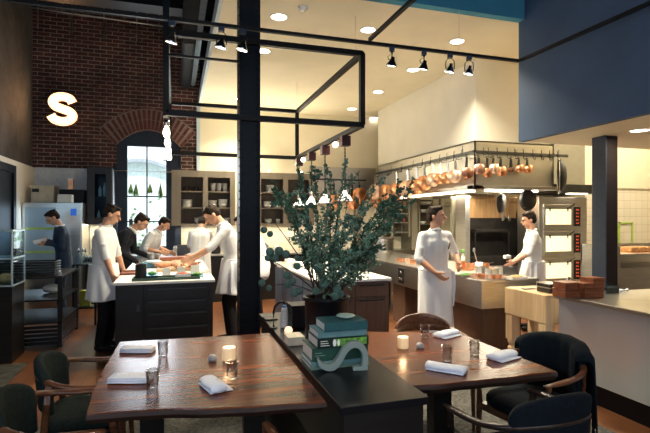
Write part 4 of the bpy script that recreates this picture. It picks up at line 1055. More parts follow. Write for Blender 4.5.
# dark frying pans under the hood
ir = MB
for px, py, rr_, l, yaw in ((500, 203, .155, 'large black frying pan hanging under the front of the hood', 35), (527.5, 200, .17, 'second black frying pan under the hood, right of the first', 8)):
    Y = HY0 + .12; p = at(px, py, Y)
    t = thing('frying_pan', l, 'pan', p, R(yaw), 'black frying pans under the hood')
    MB().lathe([(.001, 0), (rr_ * .8, 0), (rr_, .05), (rr_ * .97, .05), (rr_ * .78, .006), (.001, .006)], o=(0, -.05, 0), n=30, axis=(0, 1, 0)).build('pan_body', M['iron'], t, smooth=True)
    MB().beam((rr_ * .3, -.02, -rr_ * .9), (rr_ * .35, -.02, -rr_ * 1.7), .02, .008).build('handle', M['steel'], t)
    MB().tube([(0, -.02, rr_), (0, -.02, 2.028 - p.z)], .006, 6).build('hanger', M['steel'], t)
p = at(563, 178, 6.2)
t = thing('wok', 'big round dark wok hanging at the right end of the hood', 'pan', (5.64, 5.98, p.z), R(50))
MB().lathe([(.001, 0), (.14, .015), (.24, .07), (.27, .12), (.262, .12), (.23, .08), (.13, .025), (.001, .01)], o=(0, -.10, 0), n=32, axis=(0, 1, 0)).build('bowl', M['iron'], t, smooth=True)
MB().tube([(.27 * math.cos(a), .02, .27 * math.sin(a)) for a in [2 * PI * i / 32 for i in range(33)]], .008, 6).build('rim', M['steel'], t, smooth=True)
MB().tube([(0, .02, .27), (0, .02, .42)], .006, 6).build('hanger', M['steel'], t)
# ---- hearth
t = thing('hearth', 'dark open wood-fired hearth with a smoked wooden back, under the hood', 'hearth')
hx0, hx1 = X_(465.5, 7.0), X_(541, 7.0); hy = 7.30
part(t, 'back_panel', MB().box(hx0 + .09, hx1 - .09, hy - .02, hy, 1.62, 2.02), M['hearth'])
part(t, 'firebox', MB().box(hx0 + .09, hx1 - .09, hy - .02, hy, .95, 1.62).box(hx0 + .09, hx1 - .09, hy - .30, hy - .02, .80, .95), M['soot'])
part(t, 'pillar', MB().box(hx0, hx0 + .09, hy - .30, hy, .001, 2.02), M['steel'], bevel=.004)
part(t, 'pillar', MB().box(hx1 - .05, hx1, hy - .30, hy, .001, 2.02), M['steel'], bevel=.004)
part(t, 'base', MB().box(hx0 + .09, hx1 - .09, hy - .30, hy, .001, .80), M['steel'])
part(t, 'utensil_bar', MB().tube([(hx0 + .09, hy - .08, 1.98), (hx1 - .09, hy - .08, 1.98)], .01, 8), M['steel'])
part(t, 'grill_grate', MB().box(hx0 + .2, hx0 + .9, hy - .28, hy - .06, 1.38, 1.42).box(hx0 + .2, hx0 + .22, hy - .28, hy - .26, .95, 1.4).box(hx0 + .88, hx0 + .9, hy - .28, hy - .26, .95, 1.4), M['soot'])
settle(t)
for i, (px, py, k, l) in enumerate(((503, 215, 0, 'steel ladle hanging in the hearth, left of the others'), (509, 216, 0, 'steel ladle second from left in the hearth'), (518, 214, 1, 'black leaf-shaped spatula hanging in the hearth beside the right chef'), (526, 208, 0, 'steel spoon hanging in the hearth above the right chef'))):
    p = at(px, py, hy - .12)
    t = thing('hanging_utensil', l, 'utensil', (p.x, p.y, p.z), group='utensils hanging in the hearth')
    MB().beam((0, 0, .02), (0, 0, 1.97 - p.z), .012, .006).build('handle', M['steel'] if not k else M['iron'], t)
    MB().ell((0, -.01, -.04), (.032 if not k else .055, .012, .06 if not k else .13), 12, 8).build('blade', M['steel'] if not k else M['iron'], t, smooth=True)
# ---- deck oven
ox0, ox1, oy0 = 5.62, 6.60, 6.40
t = thing('deck_oven', 'stainless three-deck oven with lit glass doors behind the right chef', 'oven')
part(t, 'body', MB().box(ox0, ox1, oy0, 6.92, .45, 1.96), M['steel'], bevel=.006)
part(t, 'stand', MB().box(ox0 + .04, ox1 - .04, oy0 + .05, 6.9, .001, .45), M['dark_steel'])
for i in range(3):
    z = .60 + i * .44
    dd = part(t, 'oven_door', MB().box(ox0 + .08, ox0 + .66, oy0 - .02, oy0, z - .05, z + .36), M['steel'], bevel=.004)
    part(dd, 'window', MB().box(ox0 + .12, ox0 + .62, oy0 - .028, oy0 - .02, z + .03, z + .28), M['ovenlight'])
    part(dd, 'handle', MB().tube([(ox0 + .60, oy0 - .02, z + .30), (ox0 + .62, oy0 - .10, z + .37)], .010, 8), M['iron'])
    part(dd, 'glass_clips', MB().box(ox0 + .18, ox0 + .20, oy0 - .034, oy0 - .02, z + .24, z + .30).box(ox0 + .54, ox0 + .56, oy0 - .034, oy0 - .02, z + .24, z + .30), M['iron'])
    cp = part(t, 'control_panel', MB().box(ox0 + .71, ox0 + .83, oy0 - .012, oy0, z, z + .32), M['iron'])
    bb = MB()
    for q in range(5):
        for s_ in range(2): bb.box(ox0 + .742 + s_ * .035, ox0 + .760 + s_ * .03, oy0 - .016, oy0 - .012, z + .04 + q * .056, z + .058 + q * .056 - .006 * (s_ * q % 2))
    part(cp, 'red_display', bb, M['red_led'])
settle(t)
lamp('AREA', (ox0 + .37, oy0 - .06, 1.1), 6, WARM, .5, (ox0 + .2, 4, 1.1), size_y=1.1, name='oven_glow')
t = thing('oven_canopy', 'low stainless canopy with a strip light above the deck oven', 'hood')
part(t, 'canopy', MB().box(5.80, 6.75, 6.22, 6.92, 2.02, 2.16), M['dark_steel'], bevel=.005)
part(t, 'strip_light', MB().box(6.1, 6.45, 6.24, 6.34, 2.005, 2.02), M['warmface'])
settle(t)
# lime green frame on the tiled wall, with a hanging green herb strip
t = thing('wall_frame', 'lime green empty frame taped on the tiled wall right of the square column', 'frame')
a = at(619, 222, 6.985); c_ = at(633, 246, 6.985)
part(t, 'border', MB().box(a.x, c_.x, 6.98, 6.995, a.z - .03, a.z).box(a.x, c_.x, 6.98, 6.995, c_.z, c_.z + .03).box(a.x, a.x + .03, 6.98, 6.995, c_.z, a.z).box(c_.x - .03, c_.x, 6.98, 6.995, c_.z, a.z), M['green_tape'])
settle(t)
hb = MB()
for i in range(60): p = at(616.5, 224 + i * .43, 6.97) + Vector((rn.uniform(-.03, .05), rn.uniform(-.02, 0), 0)); hb.ell(p, (.025, .008, .012), 6, 4)
o = settle(hb.build('herb_strand', M['green_tape'])); tag(o, 'strand of small lime leaves hanging beside the lime frame', 'plant')
# ---- grill unit at the far right behind the counter
t = thing('griddle', 'stainless griddle with loaves under a heat lamp shelf, at the far right', 'griddle')
gx0, gx1, gy0, gy1 = 5.56, 6.9, 4.9, 5.5
part(t, 'body', MB().box(gx0, gx1, gy0, gy1, .001, .95), M['steel'])
part(t, 'shelf', MB().box(gx0 + .02, gx1, gy0, gy1, 1.10, 1.13).box(gx0, gx0 + .05, gy0, gy1, .95, 1.24).box(gx0, gx1, gy1 - .02, gy1, .95, 1.24), M['steel'])
part(t, 'warm_plate', MB().box(gx0 + .05, gx1, gy0 + .02, gy1 - .03, 1.13, 1.135), M['copper_pale'])
settle(t)
for i, (px, l) in enumerate(((629, 'brown loaf on the griddle shelf, nearest the square column'), (637, 'brown loaf in the middle of the griddle shelf'), (645, 'brown loaf on the griddle shelf, nearest the picture edge'))):
    p = at(px, 268, 5.15); MBx = MB().box(p.x - .07, p.x + .07, 5.05, 5.25, 1.137, 1.215)
    tag(settle(MBx.build('bread_loaf', M['bread'], None, bevel=.025, segs=3)), l, 'bread', 'loaves on the griddle shelf')
# ---- things on the steel counter
def cherry(px0, px1, z0, z1, Y, l):
    a = ray(px0)[0] * Y; c_ = ray(px1)[0] * Y
    t = thing('wooden_box', l, 'box', group='reddish wooden boxes on the steel counter')
    part(t, 'box_body', MB().box(a, c_, Y, Y + .15, z0, z1 - .012), M['cherry_box'], bevel=.003)
    part(t, 'lid', MB().box(a - .003, c_ + .003, Y - .003, Y + .153, z1 - .012, z1), M['cherry_box'], bevel=.003)
    return settle(t)
cz = .902
cherry(565, 582.5, cz, cz + .075, 3.42, 'reddish wooden box at the bottom left of the pile on the steel counter')
cherry(565.5, 582, cz + .0765, cz + .132, 3.42, 'reddish wooden box on top at the left of the pile')
cherry(585, 604, cz, cz + .085, 3.36, 'reddish wooden box at the bottom right of the pile on the steel counter')
cherry(583.5, 592.5, cz + .0865, cz + .13, 3.36, 'small reddish wooden box resting in the middle of the pile')
cherry(593.5, 605, cz + .0865, cz + .172, 3.36, 'tallest reddish wooden box at the top right of the pile')
t = thing('glass_bin', 'small clear acrylic bin on the steel counter beside the wooden boxes', 'bin'); a = ray(607)[0] * 3.5; c_ = ray(619)[0] * 3.5
part(t, 'bin_wall', MB().box(a, c_, 3.5, 3.503, cz, cz + .075).box(a, c_, 3.62, 3.623, cz, cz + .075).box(a, a + .003, 3.503, 3.62, cz, cz + .075).box(c_ - .003, c_, 3.503, 3.62, cz, cz + .075), M['case_glass'])
part(t, 'bin_base', MB().box(a + .004, c_ - .004, 3.504, 3.619, cz, cz + .05), M['dark_steel'])
settle(t)
o = MB().tube([(0, 0, 0), (.10, .02, 0)], [.018, .016], 14).build('wrapped_roll', M['napkin'], None, smooth=True); o.location = (X_(623, 3.5), 3.52, cz + .019); tag(o, 'short white wrapped roll lying on the steel counter right of the acrylic bin', 'roll')
t = thing('metal_tin', 'grey rectangular tins stacked on the butcher block corner', 'tin', (3.50, 3.86, .882))
part(t, 'tin_body', MB().box(-.07, .08, -.10, .08, 0, .045).box(-.07, .08, -.10, .08, .055, .085), M['dark_steel'], bevel=.004)
part(t, 'lid', MB().box(-.075, .085, -.105, .085, .045, .055).box(-.075, .085, -.105, .085, .085, .093), M['steel'], bevel=.003)
o = MB().box(-.09, .06, -.03, .03, 0, .006).build('knife', M['dark_steel'], None, bevel=.002); o.location = (3.47, 4.08, .8825); tag(o, 'dark flat knife lying on the butcher block', 'knife')
t = thing('glass_jar', 'clear round glass jar behind the wooden boxes on the counter', 'jar', (ray(569)[0] * 3.60, 3.60 - .0, cz))
part(t, 'bowl', MB().lathe([(.001, 0), (.03, 0), (.05, .03), (.05, .06), (.025, .10), (.025, .125), (.023, .125), (.023, .10), (.047, .06), (.001, .004)], n=20), M['case_glass'], smooth=True)
part(t, 'lid', MB().lathe([(.001, .125), (.027, .125), (.027, .135), (.008, .14), (.012, .155), (.001, .16)], n=16), M['chrome'], smooth=True)

# ---- dish cabinets on the back wall
def dish_cabinet(label, x0, x1, bays, name='wall_cabinet'):
    z0, z1 = 1.47, 2.55; y0, y1 = 9.76, YB - .08
    t = thing(name, label, 'cabinet')
    b = MB(); b.box(x0, x1, y1 - .02, y1, z0, z1)
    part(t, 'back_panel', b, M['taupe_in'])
    b = MB(); b.box(x0, x1, y0, y1 - .02, z1 - .03, z1).box(x0, x1, y0, y1 - .02, z0, z0 + .03).box(x0, x0 + .03, y0, y1 - .02, z0, z1).box(x1 - .03, x1, y0, y1 - .02, z0, z1)
    xs = [x0] + [q for bay in bays for q in bay] + [x1]
    for i in range(0, len(xs), 2): b.box(xs[i], xs[i + 1], y0 - .02, y0, z0, z1)
    for a_, c_ in bays: b.box(a_, c_, y0 - .02, y0, z1 - .13, z1).box(a_, c_, y0 - .02, y0, z0, z0 + .04)
    for i in range(len(bays) - 1): m_ = (bays[i][1] + bays[i + 1][0]) / 2; b.box(m_ - .02, m_ + .02, y0, y1 - .02, z0, z1)
    part(t, 'frame', b, M['taupe'])
    for a_, c_ in bays:
        for zz_ in (1.83, 2.15): part(t, 'shelf', MB().box(a_ - .02, c_ + .02, y0 + .0, y1 - .02, zz_ - .022, zz_), M['taupe'])
    return settle(t)
dish_cabinet('taupe open dish cabinet between the window and the dark column', X_(171.5), X_(235), [(X_(181), X_(203)), (X_(208), X_(230))])
dish_cabinet('taupe open dish cabinet to the right of the dark column', X_(252), X_(314), [(X_(261), X_(283)), (X_(288), X_(309))])
# dishes
def bowl_mesh(r, h): return MB().lathe([(.001, 0), (r * .5, 0), (r * .55, h * .06), (r * .9, h * .55), (r, h), (r * .97, h), (r * .86, h * .55), (r * .5, h * .12), (.001, h * .1)], n=20)
def cup_mesh(r, h): return MB().lathe([(.001, 0), (r * .7, 0), (r * .92, h * .5), (r, h), (r * .95, h), (r * .86, h * .5), (.001, h * .08)], n=18)
def plate_mesh(r, h): return MB().lathe([(.001, 0), (r * .6, 0), (r, h), (r * .97, h), (r * .58, h * .3), (.001, h * .3)], n=22)
protos = {}
def dish(kind, x, y, z, label, cat, grp, m='porcelain', r=.07, h=.06):
    key = (kind, m, r, h)
    if key not in protos:
        o = {'bowl': bowl_mesh, 'cup': cup_mesh, 'plate': plate_mesh}[kind](r, h).build(kind, M[m], None, smooth=True); protos[key] = o
    else: o = protos[key].copy(); C.objects.link(o)
    o.location = (x, y, z); return tag(o, label, cat, grp)
yd = 9.92
shz = {0: 1.502, 1: 1.832, 2: 2.152}
shw = {0: 'bottom', 1: 'middle', 2: 'top'}
cabs = {'L': 'left cabinet', 'R': 'right cabinet'}
def stack(px, sh, cab, n, kind, dz, r, h, what):
    for k in range(n):
        pos = 'bottom' if k == 0 else ('topmost' if k == n - 1 else 'number %d from the bottom' % (k + 1))
        pos = ['lowest', 'second lowest', 'third lowest', 'fourth lowest', 'fifth lowest', 'sixth lowest'][k] if k < n - 1 or n == 1 else 'topmost'
        lab = f'white {kind}, {cabs[cab]}, {shw[sh]} shelf, {what}' if n == 1 else f'white {kind} {pos} in stack, {cabs[cab]}, {shw[sh]} shelf, {what}'
        dish(kind, X_(px, yd), yd, shz[sh] + k * dz + .001, lab, kind, 'dishes in the dish cabinets', r=r, h=h)
stack(187, 1, 'L', 5, 'plate', .030, .11, .03, 'left bay')
stack(212, 1, 'L', 2, 'bowl', .06, .10, .08, 'right bay left side'); stack(223, 1, 'L', 3, 'bowl', .045, .10, .075, 'right bay right side')
for i, px in enumerate((213, 219, 225)): stack(px, 2, 'L', 1, 'cup', 0, .055, .17, ('left', 'middle', 'right')[i] + ' of three')
stack(199, 0, 'L', 2, 'bowl', .05, .09, .07, 'left bay')
stack(226, 0, 'L', 2, 'bowl', .05, .08, .07, 'right bay')
dish('bowl', X_(187, yd), yd, 2.153, 'brown earthenware bowl on the top shelf of the left dish cabinet', 'bowl', None, m='burgundy', r=.085, h=.09)
dish('bowl', X_(196.5, yd), yd, 2.153, 'dark grey bowl on the top shelf of the left dish cabinet', 'bowl', None, m='dark_steel', r=.06, h=.08)
stack(270, 2, 'R', 5, 'plate', .030, .11, .03, 'left bay'); stack(267, 1, 'R', 3, 'bowl', .035, .09, .06, 'left bay'); stack(277, 1, 'R', 2, 'plate', .025, .10, .025, 'left bay right side')
stack(298, 2, 'R', 2, 'plate', .025, .11, .025, 'right bay'); stack(293, 1, 'R', 3, 'plate', .03, .10, .03, 'right bay'); stack(268, 0, 'R', 2, 'bowl', .04, .08, .06, 'left bay'); stack(278, 0, 'R', 1, 'cup', 0, .045, .10, 'left bay right side'); stack(302, 0, 'R', 2, 'bowl', .05, .09, .07, 'right bay')
# puck lights on top of the cabinets
pk = None
for px, l in ((224, 'small bright lamp on top of the left dish cabinet'), (269, 'small bright lamp on top of the right dish cabinet, nearest the dark column'), (302, 'small bright lamp on top of the right dish cabinet, farthest from the column')):
    loc = (X_(px), 9.80, 2.552)
    if pk is None:
        pk = thing('uplight', l, 'lamp', loc, group='small lamps on top of the dish cabinets')
        MB().lathe([(.001, 0), (.03, 0), (.03, .02), (.001, .02)], n=16).build('base', M['steel'], pk); MB().lathe([(.001, .02), (.024, .02), (.018, .05), (.001, .055)], n=16).build('bulb', M['bulb'], pk, smooth=True)
    else: dup(pk, loc, l)
    lamp('POINT', (loc[0], 9.75, 2.68), .7, WARM, .03, name='uplight_glow')
lamp('AREA', (.55, 9.85, 1.46), 8, WARM, 1.0, (.55, 9.7, 0), size_y=.1, name='cabinet_underlight')
lamp('AREA', (2.1, 9.85, 1.46), 8, WARM, 1.2, (2.1, 9.7, 0), size_y=.1, name='cabinet_underlight')
# back counter
t = thing('back_counter', 'long back counter with cupboards running along the tiled splashback', 'counter')
part(t, 'countertop', MB().box(-.28, 3.1, 9.40, YB - .08, .89, .92), M['steel'])
part(t, 'body', MB().box(-.28, 3.1, 9.45, YB - .08, .001, .89), M['dark_cab'])
settle(t)
bot = None
for i, (px, kk, hh, rr, l) in enumerate(((176, 'steel', .16, .05, 'steel canister on the back counter nearest the window'), (184, 'stuff_white', .13, .06, 'white tub on the back counter under the left dish cabinet'), (216, 'iron', .26, .09, 'black coffee grinder on the back counter behind the leaning chef'), (229, 'stuff_white', .18, .05, 'white bottle on the back counter beside the dark column'), (266, 'steel', .2, .06, 'steel canister on the back counter right of the column'), (276, 'stuff_white', .14, .07, 'white tub on the back counter right of the column'), (305, 'steel', .16, .08, 'wide steel pot on the back counter behind the branches'))):
    Y = 9.7; x = X_(px, Y)
    o = MB().lathe([(.001, 0), (rr, 0), (rr, hh * .8), (rr * .8, hh * .92), (rr * .8, hh), (.001, hh)], n=18).build(['canister', 'tub', 'grinder', 'bottle', 'canister', 'tub', 'stock_pot'][i], M[kk], None, smooth=False)
    o.location = (x, Y, .921); tag(o, l, ['canister', 'tub', 'grinder', 'bottle', 'canister', 'tub', 'pot'][i])
# oven tower behind the back view chef
t = thing('stove', 'dark steel stove standing in front of the back counter', 'stove')
part(t, 'body', MB().box(.02, .50, 9.35, 9.39, .001, 1.12), M['dark_steel'])
settle(t)
# ---- shelving racks and rear cooking line seen below the hood
M['rack_shade'] = mat('rack_shade_brown', (.10, .075, .045), .7)
def rack(label, px0, px1, Y, z0, z1, zs, m='steel'):
    x0, x1 = X_(px0, Y), X_(px1, Y); t = thing('shelving_rack', label, 'shelf')
    b = MB()
    for x in (x0, x1):
        for y in (Y, Y + .35): part(t, 'post', MB().box(x - .02, x + .02, y - .02, y + .02, z0, z1), M['olive'])
    part(t, 'back_panel', MB().box(x0, x1, Y + .36, YB - .055, z0, z1), M['rack_shade'])  # dark sheet put in for the shade behind the shelves
    for z in zs: part(t, 'shelf', MB().box(x0, x1, Y, Y + .35, z - .012, z + .012), M[m])
    return settle(t), x0, x1
rack('steel shelving rack of trays on the back wall, left of the olive divider', 392, 409, 9.62, 1.20, 2.05, (1.30, 1.52, 1.72, 1.90))
rack('steel shelving rack of dishes on the back wall directly behind the central chef', 419, 440, 9.62, 1.19, 2.05, (1.22, 1.48, 1.75, 1.93))
tag(settle(MB().box(X_(411, 9.6), X_(416.5, 9.6), 9.55, YB - .06, .931, 2.06).build('divider_panel', M['olive'])), 'upright olive divider panel between the two shelving racks', 'panel')
tag(settle(MB().box(X_(356, 9.95), X_(362, 9.95), 9.98, YB - .06, .93, 2.05).build('divider_panel', M['olive'])), 'narrow olive post below the largest back wall pan', 'panel')
for i, (px, z, w_, m_, l) in enumerate(((396, 1.915, .16, 'bread', 'golden loaf on the top tray of the left rack, left side'), (404, 1.915, .13, 'bread', 'golden loaf on the top tray of the left rack, right side'), (400, 1.735, .2, 'bread', 'long golden loaf on the second tray of the left rack'), (403, 1.535, .12, 'red_food', 'red dish on the third tray of the left rack'))):
    x = X_(px, 9.7); o = MB().box(-w_ / 2, w_ / 2, -.08, .08, 0, .085).build('bread_loaf' if i < 3 else 'red_dish', M[m_], None, bevel=.03, segs=3); o.location = (x, 9.78, z); tag(o, l, 'bread' if i < 3 else 'dish')
for i, (px, z, k, l) in enumerate(((424, 1.945, 'bowl', 'white bowl on the top shelf of the rack behind the central chef, left'), (430, 1.945, 'bowl', 'white bowl on the top shelf of the rack behind the central chef, middle'), (425, 1.765, 'plate', 'white plate on the second shelf of the rack behind the central chef'), (434, 1.765, 'bowl', 'white bowl on the second shelf of the rack behind the central chef'), (424, 1.495, 'plate', 'white plate on the third shelf of the rack behind the central chef'))):
    dish(k, X_(px, 9.7), 9.78, z, l, k, 'dishes on the rear rack', r=.08, h=.05)
t = thing('rear_counter', 'pale steel rear counter with a deep sink below the shelving racks', 'counter')
part(t, 'countertop', MB().box(3.2, 6.4, 9.42, YB - .08, .93 - .04, .93), M['steel'])
part(t, 'body', MB().box(4.0, 6.4, 9.46, YB - .08, .001, .89), M['steel'])
settle(t)
t = thing('stock_pot', 'wide shallow steel stock pot left of the central chef, at the back', 'pot'); p = at(388, 244, 9.38)
part(t, 'pot_body', MB().lathe([(.001, 0), (.26, 0), (.26, .24), (.28, .25), (.25, .25), (.25, .01), (.001, .01)], o=(p.x, 9.72, .931), n=28), M['steel'], smooth=False)
part(t, 'handle', MB().tube([(p.x - .10, 9.46, 1.10), (p.x - .10, 9.40, 1.12), (p.x + .10, 9.40, 1.12), (p.x + .10, 9.46, 1.10)], .01, 6), M['steel'])
settle(t)
# hanging white towel/paper holder behind
t = thing('towel_dispenser', 'pale box dispenser on the back wall right of the central chef head', 'dispenser'); a = X_(458, 9.5); 
part(t, 'box', MB().box(a, X_(468, 9.5), 9.5, 9.6, 1.72, 2.05), M['stuff_white'], bevel=.01)
part(t, 'bracket', MB().box(a + .02, a + .10, 9.6, YB - .05, 1.9, 2.0), M['steel'])
settle(t)
# copper pots and containers on the cooking island
def potc(px, py, r, h, m, l, cat='pot', name='copper_pot', Y=None, z=.921):
    p = onz(px, py, z) if Y is None else Vector((X_(px, Y), Y, z))
    t = thing(name, l, cat, (p.x, p.y, z + .001), group='small pots and pans on the cooking island')
    MB().lathe([(.001, 0), (r * .95, 0), (r, h * .1), (r, h), (r * .95, h), (r * .93, h * .15), (.001, h * .12)], n=20).build('pot_body', M[m], t, smooth=False)
    MB().beam((r, 0, h * .8), (r + .09, .02, h * 1.0), .012, .006).build('handle', M['dark_steel'], t)
    return t
isl = [(400, 261.5, .05, .05, 'copper', 'small copper pot at the far left of the row beside the central chef'), (407, 262, .045, .06, 'copper_pale', 'pale copper cup second from left in the row beside the central chef'), (413, 263.5, .05, .06, 'copper', 'copper pot third from left beside the central chef'), (419, 265, .05, .05, 'steel', 'steel pan fourth from left beside the central chef'), (425, 266.5, .05, .06, 'copper', 'copper pot nearest the central chef on his left'),
       (461, 269, .07, .10, 'copper', 'larger copper pot right beside the central chef hands'), (469, 270, .055, .09, 'copper', 'copper pot second to the right of the central chef'), (477, 269, .06, .08, 'copper_pale', 'pale copper pot in the middle of the island behind the bins'), (485, 268, .06, .07, 'copper', 'copper pot behind the steel bins'),
       (474, 277.5, .04, .05, 'copper_pale', 'copper cup nearest the island corner'), (481, 278.5, .04, .05, 'copper', 'copper cup, second in the front row by the island corner'), (488.5, 279, .04, .05, 'copper_pale', 'pale copper cup, third in the front row'), (496, 279, .04, .05, 'copper', 'copper cup, fourth in the front row'), (502.5, 279, .035, .045, 'copper_pale', 'pale copper cup, last in the front row')]
for a in isl: potc(*a)
def bin_(px, py, w_, d_, h, m, l, food=None, z=.921):
    p = onz(px, py, z); t = thing('steel_bin', l, 'container', (p.x, p.y, z + .001), group='rectangular bins on the cooking island')
    MB().box(-w_ / 2, w_ / 2, -d_ / 2, -d_ / 2 + .003, 0, h).box(-w_ / 2, w_ / 2, d_ / 2 - .003, d_ / 2, 0, h).box(-w_ / 2, -w_ / 2 + .003, -d_ / 2, d_ / 2, 0, h).box(w_ / 2 - .003, w_ / 2, -d_ / 2, d_ / 2, 0, h).box(-w_ / 2, w_ / 2, -d_ / 2, d_ / 2, 0, .004).build('bin_body', M[m], t)
    if food: MB().ell((0, 0, h * .7), (w_ * .42, d_ * .42, .03), 12, 6).build('contents', M[food], t, smooth=True)
    return t
bin_(482, 275, .10, .12, .10, 'steel', 'tall steel bin in the middle of the island corner', None)
bin_(492, 276.5, .10, .12, .09, 'steel', 'steel bin with an orange filling near the island corner', 'bread')
bin_(506, 275, .20, .14, .10, 'steel', 'long pale steel bin near the right chef hands', None)
bin_(516, 279.5, .20, .14, .035, 'stuff_white', 'shallow white tray at the right end of the cooking island', 'bread')
bin_(466, 276.5, .22, .14, .02, 'steel', 'flat steel tray beside the left edge of the cooking island', 'green_food')
t = thing('bottle', 'green-topped squeeze bottle beside the central chef hands', 'bottle', tuple(onz(463, 266, .922)))
MB().lathe([(.001, 0), (.03, 0), (.03, .13), (.01, .16), (.006, .19), (.001, .19)], n=16).build('bottle_body', M['stuff_white'], t, smooth=True)
MB().lathe([(.001, .19), (.026, .19), (.03, .235), (.001, .24)], n=14).build('green_top', M['green_food'], t, smooth=True)
t = thing('utensil_crock', 'white crock holding a steel spoon in front of the dark hearth', 'crock', (X_(474, 6.3), 6.3, 0)); 
t.location = (3.80, 5.42, .922)
MB().lathe([(.001, 0), (.045, 0), (.048, .11), (.044, .11), (.041, .01), (.001, .01)], n=18).build('crock', M['stuff_white'], t, smooth=True)
MB().beam((.0, 0, .02), (-.06, .02, .26), .012, .005).ell((-.062, .02, .27), (.02, .008, .03)).build('spoon', M['steel'], t)
# ---- things on the left island
tz = .921
def ip(px, py, z=tz): return onz(px, py, z)
t = thing('serving_tray', 'long dark green tray at the front of the left island', 'tray', (-.10, 5.72, tz), R(1))
MB().box(-.36, .36, -.11, .11, 0, .010).box(-.36, .36, -.11, -.10, .010, .03).box(-.36, .36, .10, .11, .010, .03).box(-.36, -.35, -.1, .1, .01, .03).box(.35, .36, -.1, .1, .01, .03).build('tray_body', mat('dark_green_tray', (.025, .05, .03), .4), t, bevel=.002)
def cont(name, px, py, w_, d_, h, m, l, cat, rnd=False, z=tz, food=None, Y=None):
    p = ip(px, py, z)
    if Y: p = Vector((X_(px, Y), Y, z))
    t = thing(name, l, cat, (p.x, p.y, z + .0012))
    if rnd: MB().lathe([(.001, 0), (w_ / 2, 0), (w_ / 2, h), (w_ / 2 * .92, h), (w_ / 2 * .9, h * .1), (.001, h * .1)], n=22).build('wall', M[m], t)
    else: MB().box(-w_ / 2, w_ / 2, -d_ / 2, -d_ / 2 + .004, 0, h).box(-w_ / 2, w_ / 2, d_ / 2 - .004, d_ / 2, 0, h).box(-w_ / 2, -w_ / 2 + .004, -d_ / 2, d_ / 2, 0, h).box(w_ / 2 - .004, w_ / 2, -d_ / 2, d_ / 2, 0, h).box(-w_ / 2, w_ / 2, -d_ / 2, d_ / 2, 0, .005).build('wall', M[m], t)
    if food: MB().ell((0, 0, h * .8), (w_ * .38, (d_ or w_) * .38, .025), 12, 6).build('contents', M[food], t, smooth=True)
    return t
TZ2 = tz + .0105
cont('canister', 141, 278, .12, 0, .16, 'iron', 'black round canister at the left end of the dark green tray', 'canister', True, Y=5.74, z=TZ2)
cont('container', 152, 278, .12, .10, .07, 'case_glass', 'small clear box beside the black canister on the green tray', 'container', Y=5.72, z=TZ2, food='green_food')
cont('container', 166.5, 272, .09, .08, .10, 'stuff_white', 'white upright tub in the middle of the left island, left of two', 'container', Y=5.95)
cont('container', 181, 272, .09, .08, .11, 'stuff_white', 'white upright tub in the middle of the left island, right of two', 'container', Y=5.93)
cont('container', 183, 278, .17, .09, .05, 'stuff_white', 'white box with a red mark at the front right of the left island', 'container', Y=5.68, z=TZ2, food='red_food')
cont('container', 195, 274, .10, .10, .12, 'stuff_white', 'stack of white lidded tubs under the leaning chef hands', 'container', Y=5.96)
cont('container', 197, 279, .13, .09, .04, 'case_glass', 'low clear box with herbs at the right end of the green tray', 'container', Y=5.70, z=TZ2, food='green_food')
cont('container', 153, 262, .34, .26, .10, 'case_glass', 'large clear plastic box on the left island by the bending man', 'container', Y=7.12, food='stuff_white')
cont('stock_pot', 153, 252, .16, 0, .17, 'steel', 'steel pot on the left island in front of the bending man', 'pot', True, Y=7.42)
cont('container', 164, 250, .34, .26, .10, 'stuff_white', 'low white tray of dishes at the back of the left island', 'container', Y=7.75)
cont('cutting_board', 130, 272, .20, .36, .02, 'cherry_box', 'brown tray at the left edge of the left island by the standing chef', 'tray', Y=6.45)
t = thing('wooden_board', 'wooden board under the roasted birds on the left island', 'board', (.02, 6.72, tz + .001)); MB().box(-.26, .26, -.22, .22, 0, .03).build('board', M['maple'], t, bevel=.004)
t = thing('wooden_crate', 'brown wooden crate behind the roasted birds', 'crate', (-.02, 7.35, tz + .001)); MB().box(-.20, .20, -.12, .12, 0, .13).build('crate', M['cherry_box'], t, bevel=.004)
for i, (x, y, s, rz, l) in enumerate(((-.16, 6.66, .9, .4, 'roasted bird on the wooden board, nearest the clear box'), (.02, 6.58, .85, 1.7, 'roasted bird at the front of the wooden board'), (.19, 6.66, .9, 2.6, 'roasted bird on the wooden board, nearest the leaning chef'), (.0, 6.84, .9, 0.2, 'roasted bird at the back of the wooden board'))):
    t = thing('roast_bird', l, 'meat', (x, y, tz + .033), rz, 'roasted birds on the wooden board', s)
    MB().ell((0, 0, .05), (.10, .065, .05)).ell((.06, .0, .055), (.06, .05, .045)).ell((-.10, 0, .04), (.03, .03, .02)).build('body', M['meat'], t, smooth=True, remesh=.008, sm=2)
    for sx in (-1, 1): MB().cap((-.05, .05 * sx, .05), (-.13, .045 * sx, .075), .025, .011).build('drumstick', M['meat'], t, smooth=True)
# things on the middle island
for i, (px, py, m_, l) in enumerate(((283, 267, 'bread', 'brown plate of food at the left end of the middle island'), (290, 263, 'stuff_white', 'white tub at the back of the middle island'), (297, 268, 'green_food', 'bowl of herbs on the middle island behind the seed pods'))):
    cont('food_tray', px, py, .14, .14, .06, 'stuff_white', l, 'tray', z=tz, food=m_)
